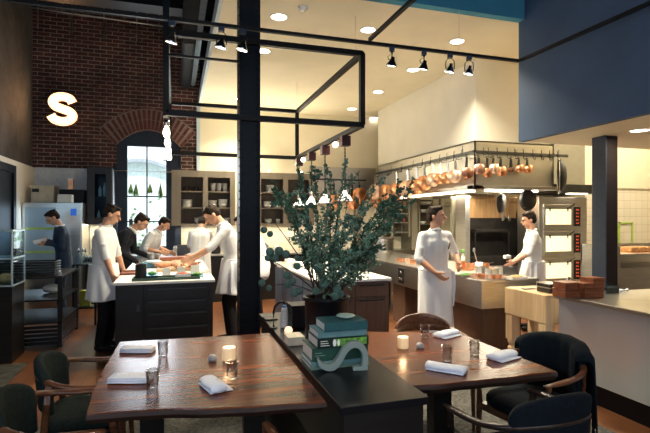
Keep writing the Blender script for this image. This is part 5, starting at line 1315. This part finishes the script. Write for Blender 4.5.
# ---- left back corner: fridge, boxes, dark glass cabinet
t = thing('refrigerator', 'wide steel refrigerator with pale glass doors against the white partition', 'refrigerator')
fx0, fx1, fy = X_(22, 9.3), X_(82, 9.3), 9.3
part(t, 'body', MB().box(fx0, fx1, fy, YB - .08, .001, 1.88), M['steel'], bevel=.004)
dd = part(t, 'glass_door', MB().box(fx0 + .05, X_(56, 9.3), fy - .03, fy, .9, 1.80), M['fridge_panel'])
bb = MB()
for z in (1.42, 1.02): bb.box(fx0 + .06, X_(55, 9.3), fy - .036, fy - .03, z, z + .035)
part(dd, 'lime_strips', bb, M['green_tape'])
part(t, 'lower_door', MB().box(fx0 + .05, X_(56, 9.3), fy - .03, fy, .1, .86), M['steel'])
part(t, 'narrow_door', MB().box(X_(58, 9.3), fx1 - .02, fy - .03, fy, .1, 1.80), M['steel'])
part(t, 'handle', MB().tube([(X_(57, 9.3), fy - .07, 1.1), (X_(57, 9.3), fy - .07, 1.7)], .012, 8), M['chrome'])
part(t, 'blue_display', MB().box(X_(71, 9.3), X_(77, 9.3), fy - .036, fy - .03, 1.66, 1.78), mat('blue_display', (.02, .1, .6), .4, emis=(.05, .25, 1), es=.3))
settle(t)
lamp('AREA', ((fx0 + X_(56, 9.3)) / 2, fy - .05, 1.4), 4, (.6, .8, 1), .7, (fx0, 7, 1.2), size_y=.8, name='fridge_glow')
t = thing('microwave', 'cream box with a black label on top of the refrigerator', 'appliance'); part(t, 'body', MB().box(X_(31, 9.5), X_(53.5, 9.5), 9.5, 9.85, 1.882, 2.16), M['cardboard'], bevel=.006); part(t, 'label_plate', MB().box(X_(32, 9.5), X_(39, 9.5), 9.492, 9.5, 2.07, 2.13), M['iron']); part(t, 'lid', MB().box(X_(31, 9.5) - .01, X_(53.5, 9.5) + .01, 9.49, 9.86, 2.16, 2.19), M['cardboard'], bevel=.003); settle(t)
t = thing('storage_case', 'black case on the refrigerator below the copper canister', 'case'); part(t, 'body', MB().box(X_(59, 9.55), X_(83.5, 9.55), 9.55, 9.85, 1.882, 2.13), M['black_metal'], bevel=.006); settle(t)
t = thing('white_carton', 'small white carton in front of the black case on the refrigerator', 'box'); part(t, 'body', MB().box(X_(57, 9.34), X_(72, 9.34), 9.34, 9.50, 1.882, 2.03), M['stuff_white'], bevel=.01); settle(t)
t = thing('copper_canister', 'brown rectangular canister on top of the black case', 'canister'); part(t, 'body', MB().box(X_(68, 9.6), X_(73, 9.6), 9.6, 9.68, 2.131, 2.30), M['copper'], bevel=.004); part(t, 'lid', MB().box(X_(67.6, 9.6), X_(73.4, 9.6), 9.595, 9.685, 2.30, 2.33), M['copper_pale'], bevel=.003); settle(t)
t = thing('glass_cabinet', 'charcoal wall cabinet with a glass door left of the window', 'cabinet')
gx0, gx1 = fx1 + .01, X_(113, 9.72); gy = 9.72
part(t, 'body', MB().box(gx0, gx1, YB - .10, YB - .075, 1.50, 2.56).box(gx0, gx0 + .03, gy, YB - .1, 1.50, 2.56).box(gx1 - .03, gx1, gy, YB - .1, 1.50, 2.56).box(gx0, gx1, gy, YB - .1, 2.52, 2.56).box(gx0, gx1, gy, YB - .1, 1.50, 1.54).box(gx0 + .03, gx1 - .03, gy + .03, YB - .1, 2.0, 2.02), M['charcoal_cab'])
dd = part(t, 'door', MB().box(gx0 + .01, gx0 + .13, gy - .025, gy, 1.51, 2.55).box(gx1 - .12, gx1 - .01, gy - .025, gy, 1.51, 2.55).box(gx0 + .13, gx1 - .12, gy - .025, gy, 2.43, 2.55).box(gx0 + .13, gx1 - .12, gy - .025, gy, 1.51, 1.63), M['charcoal_cab'], bevel=.003)
part(dd, 'glass_pane', MB().box(gx0 + .13, gx1 - .12, gy - .014, gy - .008, 1.63, 2.43), M['case_glass'])
settle(t)
for i, (dx, z, h, m_, l) in enumerate(((.20, 2.021, .20, 'stuff_white', 'white bottle on the upper shelf inside the glass cabinet, left'), (.28, 2.021, .26, 'porcelain', 'tall pale bottle on the upper shelf inside the glass cabinet, right'), (.18, 1.541, .22, 'stuff_white', 'pale jar at the bottom of the glass cabinet, left'), (.30, 1.541, .30, 'porcelain', 'white bottle at the bottom of the glass cabinet, right'))):
    o = MB().lathe([(.001, 0), (.03, 0), (.03, h * .7), (.012, h * .85), (.012, h), (.001, h)], n=14).build('bottle', M[m_], None, smooth=True); o.location = (gx0 + dx, gy + .14, z); tag(o, l, 'bottle', 'bottles in the glass cabinet')
t = thing('side_counter', 'counter with a steel sink under the charcoal glass cabinet', 'counter')
part(t, 'countertop', MB().box(-1.56, -.30, 9.50, YB - .08, .89, .92), M['steel']); part(t, 'body', MB().box(-1.56, -.30, 9.55, YB - .08, .001, .89), M['dark_cab']); part(t, 'faucet', MB().tube([(-1.38, 9.9, .92), (-1.38, 9.9, 1.25), (-1.33, 9.8, 1.32), (-1.28, 9.75, 1.25)], .012, 8), M['chrome'], smooth=True)
part(t, 'splashback', MB().box(-1.56, -1.14, YB - .08, YB - .065, .92, 1.5), M['tile'])
settle(t)
lamp('AREA', (-1.38, 9.9, 1.49), 3, WARM, .4, (-1.38, 9.8, 0), size_y=.1, name='cabinet_underlight')
# herbs hung in the window on a brass wire
wz = at(147, 171.5, 10.0).z
t = thing('herb_wire', 'thin brass rod across the window with nothing but herb bundles on it', 'rod'); t['label'] = 'thin brass rod spanning the window opening'
part(t, 'rod', MB().tube([(-1.12, 9.98, wz), (-.04, 9.98, wz)], .006, 8), M['copper_pale']); settle(t)
for i, (px, h, l) in enumerate(((131, .22, 'bundle of drying herbs at the far left of the window rod'), (136, .26, 'bundle of drying herbs second from the left on the window rod'), (150, .20, 'thin bundle of drying herbs in the middle of the window rod'), (160.5, .30, 'largest bundle of drying herbs at the right of the window rod'))):
    x = X_(px, 9.98); b = MB()
    zt = wz - .008 - (.22 if i != 9 else 0)
    b.tube([(x, 9.98, wz - .007), (x, 9.98, zt)], .002, 5)
    for q in range(26): a = rn.uniform(0, 6.28); r_ = rn.uniform(.02, .06); b.tube([(x, 9.98, zt), (x + r_ * .7 * math.cos(a), 9.98 + r_ * .7 * math.sin(a), zt - h * .6), (x + r_ * math.cos(a), 9.98 + r_ * math.sin(a), zt - h * rn.uniform(.8, 1.1))], [.004, .009, .003], 5)
    tag(settle(b.build('herb_bundle', M['dried'])), l, 'herbs', 'herb bundles hanging in the window')
# ---- garden outside
b = MB(); rg = random.Random(5)
for i in range(3):
    t = thing('garden_tree', ('pale green tree outside the window, left', 'pale green tree outside the window, right', 'low shrub outside the window')[i], 'tree', ((-2.2, .3, -1.0)[i], (13.5, 14.2, 11.9)[i], -.4))
    MB().tube([(0, 0, 0), (.05, 0, 1.2), (0, .05, 2.0)], [.09, .06, .04], 8).build('trunk', M['twig'], t)
    b = MB()
    for q in range(700):
        p = Vector((rg.gauss(0, .36), rg.gauss(0, .3), rg.gauss(1.9 if i < 2 else 1.2, .45))); s = .09; d_ = Vector((rg.gauss(0, 1), rg.gauss(0, 1), rg.gauss(0, 1))).normalized(); x, y, _ = basis(d_)
        b.add([p, p + x * s * .5 + d_ * s * .5, p + d_ * s, p - x * s * .5 + d_ * s * .5], [(0, 1, 2, 3)])
    b.build('crown', M['foliage_out'], t)
t = thing('neighbour_building', 'pale building with an arched doorway seen through the window', 'building', (-1.2, 18, -.4))
b = MB(); n = 20; arc = [(-1.4, 0)] + [(-1.4 * math.cos(PI * i / n), 3.2 + .9 * math.sin(PI * i / n)) for i in range(n + 1)] + [(1.4, 0)]
part(t, 'wall', MB().box(-5, -1.4, 0, .4, 0, 6).box(1.4, 5, 0, .4, 0, 6).box(-1.4, 1.4, 0, .4, 4.1, 6), M['stone_out'])
part(t, 'arch_surround', MB().tube([(x, -.05, z) for x, z in arc], .12, 6), mat('grey_surround', (.5, .54, .58), .8))
part(t, 'arch_infill', MB().box(-1.4, 1.4, .2, .4, 0, 4.1), mat('pale_infill', (.6, .7, .68), .8))
struct('ground_outside', MB().box(-12, 12, YB + .4, 22, -.5, -.41), mat('paving_outside', (.5, .5, .48), .9))
# ---- dark service furniture at the left
t = thing('service_cabinet', 'black open service cabinet in the dark left foreground', 'cabinet')
cx0, cx1, cy0, cy1 = -2.48, -1.36, 6.70, 7.75
part(t, 'top', MB().box(cx0, cx1, cy0, cy1, .86, .89), M['black_wood'], bevel=.003)
part(t, 'post', MB().box(cx1 - .05, cx1, cy0, cy0 + .05, .001, .86), M['black_wood']); part(t, 'post', MB().box(cx1 - .05, cx1, cy1 - .05, cy1, .001, .86), M['black_wood']); part(t, 'post', MB().box(cx0, cx0 + .05, cy0, cy0 + .05, .001, .86), M['black_wood']); part(t, 'post', MB().box(cx0, cx0 + .05, cy1 - .05, cy1, .001, .86), M['black_wood'])
part(t, 'shelf', MB().box(cx0, cx1, cy0, cy1, .58, .60), M['black_wood']); part(t, 'shelf', MB().box(cx0, cx1, cy0, cy1, .30, .32), M['black_wood'])
bb = MB()
for i in range(5): bb.box(cx0 + .05, cx1 - .05, cy0 + .01, cy0 + .03, .04 + i * .05, .075 + i * .05)
for i in range(5): bb.box(cx1 - .03, cx1 - .01, cy0 + .05, cy1 - .05, .04 + i * .05, .075 + i * .05)
part(t, 'slats', bb, M['black_wood'])
settle(t)
o = MB()
for i in range(5):
    z = .892 + i * .034
    if i == 0:
        t0_ = thing('black_tray', 'shallow black tray, lowest of the stack of five on the service cabinet', 'tray', (X_(27, 7.0), 7.1, z), group='black trays stacked on the service cabinet')
        MB().box(-.33, .33, -.17, .17, 0, .006).box(-.33, .33, -.17, -.162, .006, .024).box(-.33, .33, .162, .17, .006, .024).box(-.33, -.322, -.162, .162, .006, .024).box(.322, .33, -.162, .162, .006, .024).build('tray_pan', M['iron'], t0_)
        MB().box(.325, .36, -.06, .06, .014, .026).build('grip', M['steel'], t0_)
    else: dup(t0_, (X_(27, 7.0), 7.1, z), 'shallow black tray, ' + ('second', 'third', 'fourth', 'topmost')[i - 1] + (' from the bottom' if i < 4 else '') + ' of the stack of five on the service cabinet')
t = thing('glass_case', 'glass display case with pale edges in the dark left corner', 'case')
kx0, kx1, ky0, ky1 = X_(0, 6.1) - .5, X_(12, 6.1), 6.1, 6.55
fr = MB()
for x in (kx0, kx1):
    for y in (ky0, ky1): fr.beam((x, y, .86), (x, y, 1.47), .016, .016)
for z in (.86, 1.16, 1.47): fr.beam((kx0, ky0, z), (kx1, ky0, z), .016, .016).beam((kx0, ky1, z), (kx1, ky1, z), .016, .016).beam((kx0, ky0, z), (kx0, ky1, z), .016, .016).beam((kx1, ky0, z), (kx1, ky1, z), .016, .016)
part(t, 'frame', fr, mat('pale_case_frame', (.5, .65, .72), .3))
part(t, 'glass', MB().box(kx0 + .01, kx1 - .01, ky0 - .003, ky0 + .003, .87, 1.46).box(kx1 - .003, kx1 + .003, ky0 + .01, ky1 - .01, .87, 1.46), M['case_glass'])
part(t, 'shelf', MB().box(kx0 + .01, kx1 - .01, ky0 + .01, ky1 - .01, 1.15, 1.157), M['case_glass'])
part(t, 'base', MB().box(kx0, kx1, ky0, ky1, .001, .85), M['black_wood'])
settle(t)
for i, (dx, l) in enumerate(((-.32, 'brown loaf inside the glass case, left'), (-.12, 'brown loaf inside the glass case, right'))):
    o = MB().ell((0, 0, .06), (.08, .12, .06)).build('bread_loaf', M['bread'], None, smooth=True); o.location = (kx1 + dx, 6.3, .862); tag(o, l, 'bread', 'loaves in the glass case')
o = MB().box(-.06, .06, -.05, .05, 0, .09).build('white_carton', M['stuff_white'], None, bevel=.006); o.location = (X_(31, 7.45), 7.45, .892); tag(o, 'small white box behind the black trays on the service cabinet', 'box')
# thin open cart with bottles beyond it
t = thing('bar_cart', 'slim black open cart of bottles beside the service cabinet', 'cart')
bx0, bx1, by0, by1 = -1.46, -1.16, 7.95, 8.25
for x in (bx0, bx1):
    for y in (by0, by1): part(t, 'post', MB().box(x - .015, x + .015, y - .015, y + .015, .001, .92), M['black_metal'])
for z in (.25, .90): part(t, 'shelf', MB().box(bx0, bx1, by0, by1, z, z + .02), M['black_metal'])
settle(t)
for i, (x, y) in enumerate(((-1.41, 8.03), (-1.31, 8.02), (-1.21, 8.03), (-1.37, 8.17), (-1.24, 8.18))):
    if i == 0:
        pb_ = thing('bottle', 'x', 'bottle', (x, y, .921), group='silver-topped bottles on the black cart')
        MB().lathe([(.001, 0), (.035, 0), (.035, .10), (.012, .15), (.012, .18), (.001, .18)], n=14).build('bottle_body', M['case_glass'], pb_, smooth=True)
        MB().lathe([(.001, .18), (.014, .18), (.014, .21), (.004, .23), (.001, .23)], n=12).build('stopper', M['chrome'], pb_, smooth=True)
        pb_['label'] = 'silver-topped bottle at the front left of the black cart'
    else: dup(pb_, (x, y, .921), 'silver-topped bottle on the black cart, ' + ('front middle', 'front right', 'back left', 'back right')[i - 1])
o = MB().box(-.07, .07, -.05, .05, 0, .24).build('yellow_carton', M['yellow'], None, bevel=.006); o.location = (-1.32, 8.1, .271); tag(o, 'yellow green carton on the low shelf of the black cart', 'box')
o = MB().ell((0, 0, .06), (.12, .10, .06)).build('folded_cloth', M['stuff_white'], None, smooth=True); o.location = (-1.6, 7.3, .602); tag(o, 'crumpled pale cloth on the shelf of the service cabinet', 'cloth')

# ================================================================== PEOPLE
def ik(a, c, l1, l2, pole):
    a = Vector(a); c = Vector(c); d = c - a; L = min(d.length, (l1 + l2) * .999); dn = d.normalized(); c = a + dn * L
    x = (l1 * l1 - l2 * l2 + L * L) / (2 * L); h = math.sqrt(max(0, l1 * l1 - x * x))
    pl = Vector(pole); pl = pl - dn * pl.dot(dn); pl = pl.normalized() if pl.length > 1e-6 else Vector((0, 0, -1))
    return a + dn * x + pl * h, c
def person(label, loc, rz, H=1.76, bend=0, top='jacket', bottom='trousers', apron=None, head_pitch=0, head_yaw=0, hands=(None, None), poles=(None, None), sleeve=.5, hair_seed=0, tie=False, twist=0, feet=None, collar=True, cap_h=1.0, glasses=False, wid=1.0):
    t = thing('person', label, 'person', loc, rz)
    k = H / 1.76; bn = R(bend)
    inv = (Matrix.Translation(Vector(loc)) @ Matrix.Rotation(rz, 4, 'Z')).inverted()
    V = lambda x, y, z: Vector((x * k, y * k, z * k))
    def dirn(a): return Vector((0, -math.sin(a), math.cos(a)))
    pel = V(0, 0.0 + .10 * math.sin(bn), .93)
    lum = pel + dirn(bn * .45) * .17 * k
    che = lum + dirn(bn * .95) * .22 * k
    nek = che + dirn(bn * 1.15) * .17 * k
    hp = R(head_pitch) + bn * .5
    hdn = dirn(bn * 1.1 + R(5) + R(head_pitch) * .4)
    hb = nek + hdn * .060 * k
    hq = Matrix.Rotation(R(head_yaw), 3, 'Z') @ Matrix.Rotation(-0.0, 3, 'X')
    HM = (Matrix.Rotation(R(head_yaw), 4, 'Z') @ Matrix.Rotation(hp, 4, 'X'))   # local head frame: face -Y, crown +Z
    hc = hb + HM.to_3x3() @ Vector((0, -.012, .105)) * k
    up = dirn(bn * 1.05); side = Matrix.Rotation(R(twist), 3, up) @ Vector((1, 0, 0))
    sh = [che + up * .115 * k + side * (s * .165 * k * wid) for s in (-1, 1)]
    arms = []
    for i, s in enumerate((-1, 1)):
        tgt = hands[i]
        if tgt is None: tgt = sh[i] + Vector((s * .06, -.06, -.52)) * k
        else: tgt = inv @ Vector(tgt)
        pole = poles[i] or (s * .5, .6, -.4)
        e, w_ = ik(sh[i], tgt, .285 * k, .255 * k, pole)
        arms.append((sh[i], e, w_))
    legs = []
    for i, s in enumerate((-1, 1)):
        hip = pel + Vector((s * .09, 0, -.03)) * k
        an = Vector((s * .11 * k, (.0 if not feet else feet[i][1]), .085 * k)) + Vector(((0 if not feet else feet[i][0]), 0, 0))
        kn, an = ik(hip, an, .412 * k, .412 * k, (0, -1, 0))
        legs.append((hip, kn, an))
    # ---------- body: one continuous skin surface
    b = MB()
    b.cap(pel, lum, .095 * k, .085 * k).cap(lum, che, .085 * k, .085 * k).cap(che, nek - hdn * .06 * k, .080 * k, .055 * k).cap(sh[0] * .85 + sh[1] * .15 - up * .03, sh[1] * .85 + sh[0] * .15 - up * .03, .040 * k, .040 * k)
    b.cap(nek - hdn * .05, hb + HM.to_3x3() @ Vector((0, .005, .05)) * k, .058 * k, .052 * k)
    def hl(x, y, z): return hc + HM.to_3x3() @ Vector((x, y, z)) * k
    H4 = HM
    b.ell(hl(0, .008, .022), (.074 * k, .094 * k, .092 * k), 20, 14, H4)
    b.ell(hl(0, -.028, -.035), (.058 * k, .062 * k, .078 * k), 18, 12, H4)
    b.ell(hl(0, -.052, -.088), (.030 * k, .028 * k, .024 * k), 12, 8, H4)
    b.cap(hl(0, -.084, .015), hl(0, -.108, -.022), .010 * k, .016 * k)
    b.ell(hl(0, -.083, .024), (.050 * k, .014 * k, .010 * k), 12, 8, H4)
    b.ell(hl(0, -.086, -.055), (.024 * k, .012 * k, .012 * k), 12, 8, H4)
    for s in (-1, 1): b.ell(hl(s * .077, .010, -.008), (.012 * k, .020 * k, .032 * k), 10, 8, H4)
    for i, (a, e, w_) in enumerate(arms):
        b.cap(a - up * .012 * k, e, .042 * k, .037 * k).cap(e, e.lerp(w_, .35), .041 * k, .039 * k).cap(e.lerp(w_, .35), w_, .039 * k, .026 * k)
        s = (-1, 1)[i]; d = (w_ - e).normalized(); inn = Vector((-s, 0, 0)); inn = (inn - d * inn.dot(d)).normalized(); nn = d.cross(inn).normalized()
        # relaxed hand: palm, four bent fingers, a thumb off the side
        curl = Vector((-s * .55, -.15, -.1)); curl = (curl - d * curl.dot(d)).normalized(); wide = d.cross(curl).normalized()
        fwd = wide if wide.dot(Vector((0, -1, 0))) > 0 else -wide
        pc = w_ + d * .045 * k
        for q in (-.6, 0, .6): b.cap(w_ + fwd * q * .028 * k, w_ + d * .085 * k + fwd * q * .036 * k, .015 * k, .0145 * k, 8)
        for q, Lf in ((-1.5, .062), (-.5, .075), (.5, .082), (1.5, .074)):
            r0_ = w_ + d * .085 * k + fwd * (q * .0195 * k); m1 = r0_ + (d * .85 + curl * .35).normalized() * Lf * .5 * k; m2 = m1 + (d * .55 + curl * .85).normalized() * Lf * .5 * k
            b.cap(r0_, m1, .0090 * k, .0085 * k, 8).cap(m1, m2, .0085 * k, .0070 * k, 8)
        th0 = w_ + d * .025 * k + fwd * .030 * k; th1 = th0 + (d * .7 + fwd * .55 + curl * .4).normalized() * .042 * k; th2 = th1 + (d * .85 + curl * .5).normalized() * .030 * k
        b.cap(th0, th1, .014 * k, .0105 * k, 8).cap(th1, th2, .0105 * k, .008 * k, 8)
    for i, (h_, kn, an) in enumerate(legs): b.cap(h_, kn, .085 * k, .055 * k).cap(kn, an, .052 * k, .036 * k)
    b.build('body', M['skin'], t, remesh=.0075, sm=3)
    # ---------- face and hair
    for s in (-1, 1):
        MB().ell(hl(s * .030, -.089, .008), (.011 * k, .006 * k, .006 * k), 10, 6, H4).build('eye', M['eye'], t, smooth=True)
        MB().cap(hl(s * .018, -.0985, .028), hl(s * .044, -.089, .029), .0035 * k, .0028 * k, 6).build('eyebrow', M['hair'], t, smooth=True)
    MB().ell(hl(0, -.100, -.056), (.019 * k, .0045 * k, .005 * k), 12, 6, H4).build('mouth', M['lip'], t, smooth=True)
    hb_ = MB(); rh = random.Random(hair_seed)
    hb_.ell(hl(0, .022, .045), (.082 * k, .092 * k, .078 * k * cap_h), 18, 12, H4)
    hb_.ell(hl(0, .050, .0), (.075 * k, .062 * k, .07 * k), 16, 10, H4)
    hb_.ell(hl(0, -.045, .092), (.058 * k, .036 * k, .024 * k), 12, 8, H4)
    for q in range(16):
        a = rh.uniform(0, 6.28); hb_.ell(hl(.055 * math.cos(a), .01 + .07 * math.sin(a), .085 + rh.uniform(-.01, .025)), (.026 * k, .026 * k, .016 * k), 8, 6, H4)
    for s in (-1, 1): hb_.ell(hl(s * .070, .008, .032), (.013 * k, .030 * k, .040 * k), 10, 8, H4)
    hb_.build('hair', M['hair'], t, remesh=.008, sm=2)
    # ---------- clothes
    tm = M[{'jacket': 'jacket', 'suit': 'suit', 'dark_suit': 'dark_suit'}[top]]
    c_ = MB()
    for s in (-1, 1):
        c_.cap(pel + Vector((s * .065, .0, -.04)) * k, lum + Vector((s * .055, 0, 0)) * k, .118 * k, .108 * k)
        c_.cap(lum + Vector((s * .055, 0, 0)) * k, che + side * s * .062 * k, .108 * k, .122 * k)
        c_.cap(che + side * s * .062 * k, che + up * .09 * k + side * s * .07 * k, .122 * k, .085 * k)
        c_.cap(nek - up * .060 * k, sh[(s + 1) // 2] - up * .012 * k - side * s * .012 * k, .058 * k, .060 * k)
    c_.cap(pel - up * .03 * k, lum, .125 * k, .115 * k).cap(lum, che, .118 * k, .126 * k).cap(che, che + up * .10 * k, .126 * k, .100 * k).cap(che + up * .06 * k, nek - up * .045 * k, .10 * k, .060 * k)
    for i, (a, e, w_) in enumerate(arms):
        L2 = e.lerp(w_, .0 + (sleeve - .5) * 2 if sleeve > .5 else 0); r1 = .059 * k
        c_.cap(a - up * .012 * k, e, r1, .050 * k)
        if sleeve > .5: c_.cap(e, L2, .050 * k, .040 * k)
        else: c_.cap(e + (e - a).normalized() * -.0, e.lerp(w_, .12), .050 * k, .051 * k)
        for q in range(3):
            f_ = .3 + .25 * q; c_.ell(a.lerp(e, f_) + Vector((rh.uniform(-.01, .01), rh.uniform(-.01, .01), 0)), (.058 * k, .058 * k, .018 * k), 10, 6)
    if apron != 'long':
        for s in (-1, 1): c_.cap(pel + Vector((s * .06, 0, -.06)) * k, pel + Vector((s * .07, 0, -.13)) * k, .125 * k, .122 * k)
    c_.build('jacket' if top != 'jacket' else 'chef_jacket', tm, t, remesh=.012, sm=5)
    cl = MB(); cn = nek + up * .006 * k; x_, y_, d_ = basis(up)
    ring = [cn + (x_ * math.cos(a) + y_ * math.sin(a)) * .060 * k + up * (.012 * math.cos(2 * a)) for a in [2 * PI * i / 18 for i in range(19)]]
    cl.tube(ring, .019 * k, 8).build('collar', tm if top == 'jacket' else M['jacket'], t, smooth=True)
    tr = MB()
    tr.cap(pel + V(-.05, 0, -.01), pel + V(.05, 0, -.01), .105 * k, .105 * k)
    for (h_, kn, an) in legs: tr.cap(h_, kn, .092 * k, .075 * k).cap(kn, an + Vector((0, 0, .02)), .073 * k, .062 * k)
    tr.build('trousers', M['trousers'] if top != 'suit' else M['suit'], t, remesh=.014, sm=4)
    for (h_, kn, an) in legs:
        MB().cap((an.x, an.y + .03, .042), (an.x, an.y - .15, .036), .042, .036).cap((an.x, an.y + .01, .042), an, .042, .045).build('shoe', M['shoe'], t, remesh=.010, sm=3)
    if apron:
        zt = pel.z + .10 * k; zb = (.33 if apron == 'long' else .61 if apron == 'mid' else .62) * k; rip = rh.uniform(0, 5)
        full = True
        cxp = pel.x; cyp = pel.y
        def ap(u, v):
            a = -PI / 2 - R(150) + R(300) * u; z = zt + (zb - zt) * v
            rx = (.192 + .015 * v) * k; ry = (.158 + .05 * v) * k
            w2 = .012 * v * math.sin(a * 9 + rip) + .010 * v * math.sin(a * 4 + v * 3 + rip)
            return (cxp + (rx + w2) * math.cos(a), cyp - .02 * v + (ry + w2) * math.sin(a), z + .01 * math.sin(a * 3 + rip) * v)
        MB().grid(ap, 64, 22).build('apron', M['apron'], t, smooth=True, solid=.006)
        st = [Vector((cxp + .19 * k * math.cos(a), cyp + .152 * k * math.sin(a), zt)) for a in [2 * PI * i / 30 for i in range(31)]]
        MB().tube(st, .010, 6).build('apron_string', M['apron'], t, smooth=True)
        if rh.random() < .9:
            p = Vector((cxp + .20 * k, cyp - .05 * k, zt - .02))
            def tw(u, v): return (p.x + .012 * math.sin(v * 4) + .012 * math.cos(u * 6), p.y - .04 + .09 * u, p.z - .40 * v + .02 * u)
            MB().grid(tw, 8, 12).build('side_towel', M['napkin'], t, smooth=True, solid=.006)
    if glasses:
        g_ = MB()
        for s in (-1, 1): g_.tube([hl(s * .03 + .018 * math.cos(a), -.103, .008 + .014 * math.sin(a)) for a in [2 * PI * i / 14 for i in range(15)]], .0018, 5)
        g_.tube([hl(-.012, -.103, .01), hl(.012, -.103, .01)], .0018, 5).build('glasses', M['iron'], t)
    return t
def W3(px, py, Y): return at(px, py, Y)
# central chef
t = person('chef in a white jacket and long white apron standing at the cooking island, looking right', (2.86, 4.93, 0), R(0), H=1.735, bend=2, apron='long', head_yaw=46, head_pitch=-3,
       hands=(W3(436, 273, 4.72), W3(459, 264, 4.80)), poles=((-.9, .5, -.2), (.6, .6, -.5)), sleeve=.5, hair_seed=2)
MB().beam((.09, -.148, 1.26), (.11, -.15, 1.33), .012, .008).build('pocket_pen', M['iron'], t)
# right chef
person('chef in a white jacket facing left beside the lit deck oven', (4.92, 5.72, 0), R(-118), H=1.69, bend=3, apron='mid', head_yaw=0, head_pitch=8,
       hands=(W3(514, 261, 5.85), W3(514, 262, 5.65)), poles=((-.3, .6, -.8), (.3, .6, -.8)), sleeve=.5, hair_seed=5, cap_h=1.12)
o = MB().box(-.05, .05, -.03, .03, 0, .05).build('paper_cup', M['paper'], None, bevel=.01); o.location = at(509, 259, 5.68) + Vector((-.03, 0, 0.005)); tag(o, 'folded white paper held in the hands of the right chef', 'paper')
# left chef
person('chef in a white jacket standing at the left end of the dark island, looking down', (-.845, 6.45, 0), R(74), H=1.78, bend=3, apron='mid', head_yaw=14, head_pitch=22,
       hands=(W3(116, 287, 6.25), W3(124, 272, 6.75)), poles=((-.4, .9, -.1), (.4, .9, -.2)), sleeve=.5, hair_seed=8)
# leaning chef
person('tall chef in a white jacket bending over the right side of the dark island', (.70, 6.35, 0), R(-86), H=1.84, bend=19, apron='mid', head_yaw=-4, head_pitch=34,
       hands=(W3(194, 259, 6.5), W3(192, 257, 6.2)), poles=((-.5, .3, -.9), (.5, .3, -.9)), sleeve=.5, hair_seed=11)
# bending man in dark suit
person('man in a black suit bending over the far left side of the dark island', (-.84, 7.72, 0), R(80), H=1.80, bend=36, top='dark_suit', head_yaw=0, head_pitch=18,
       hands=(W3(137, 262, 7.5), W3(148, 256, 7.8)), poles=((-.4, .5, -.6), (.4, .5, -.6)), sleeve=.98, hair_seed=13)
# pale figure beyond
person('person in a white shirt bending beyond the black-suited man, under the window', (-.47, 8.80, 0), R(70), H=1.72, bend=30, head_pitch=20, hands=(W3(160, 252, 8.5), W3(170, 252, 8.9)), poles=((-.3, .4, -.8), (.3, .4, -.8)), sleeve=.5, hair_seed=15)
# back view chef
person('chef in white seen from behind at the back counter, left of the bending chef', (.40, 8.72, 0), R(168), H=1.70, bend=20, head_pitch=35, apron='mid', hands=((.55, 9.15, 1.0), (.28, 9.2, 1.0)), poles=((-.5, .3, -.8), (.5, .3, -.8)), sleeve=.5, hair_seed=17)
# chef behind the column
person('chef in white partly hidden behind the dark column, by the middle island', (1.20, 7.2, 0), R(-100), H=1.74, bend=22, head_pitch=30, hands=((.85, 7.0, 1.05), (.85, 7.3, 1.05)), poles=((-.5, .3, -.8), (.5, .3, -.8)), sleeve=.5, hair_seed=19)
# suited man with a paper at the refrigerator
person('man in a navy suit and glasses reading a white paper before the refrigerator', (-1.73, 8.6, 0), R(-75), H=1.76, bend=7, top='suit', head_yaw=0, head_pitch=32, hands=(W3(45, 243, 8.35), W3(48, 241, 8.55)), poles=((-.3, .4, -.9), (.3, .4, -.9)), sleeve=.98, hair_seed=23, glasses=True)
p = at(40, 241, 8.42)
o = MB().box(-.09, .09, -.07, .07, -.004, .004).build('paper', M['paper'], None); o.location = p; o.rotation_euler = (R(20), R(-15), R(15)); tag(o, 'white sheet of paper held by the man in the navy suit', 'paper')
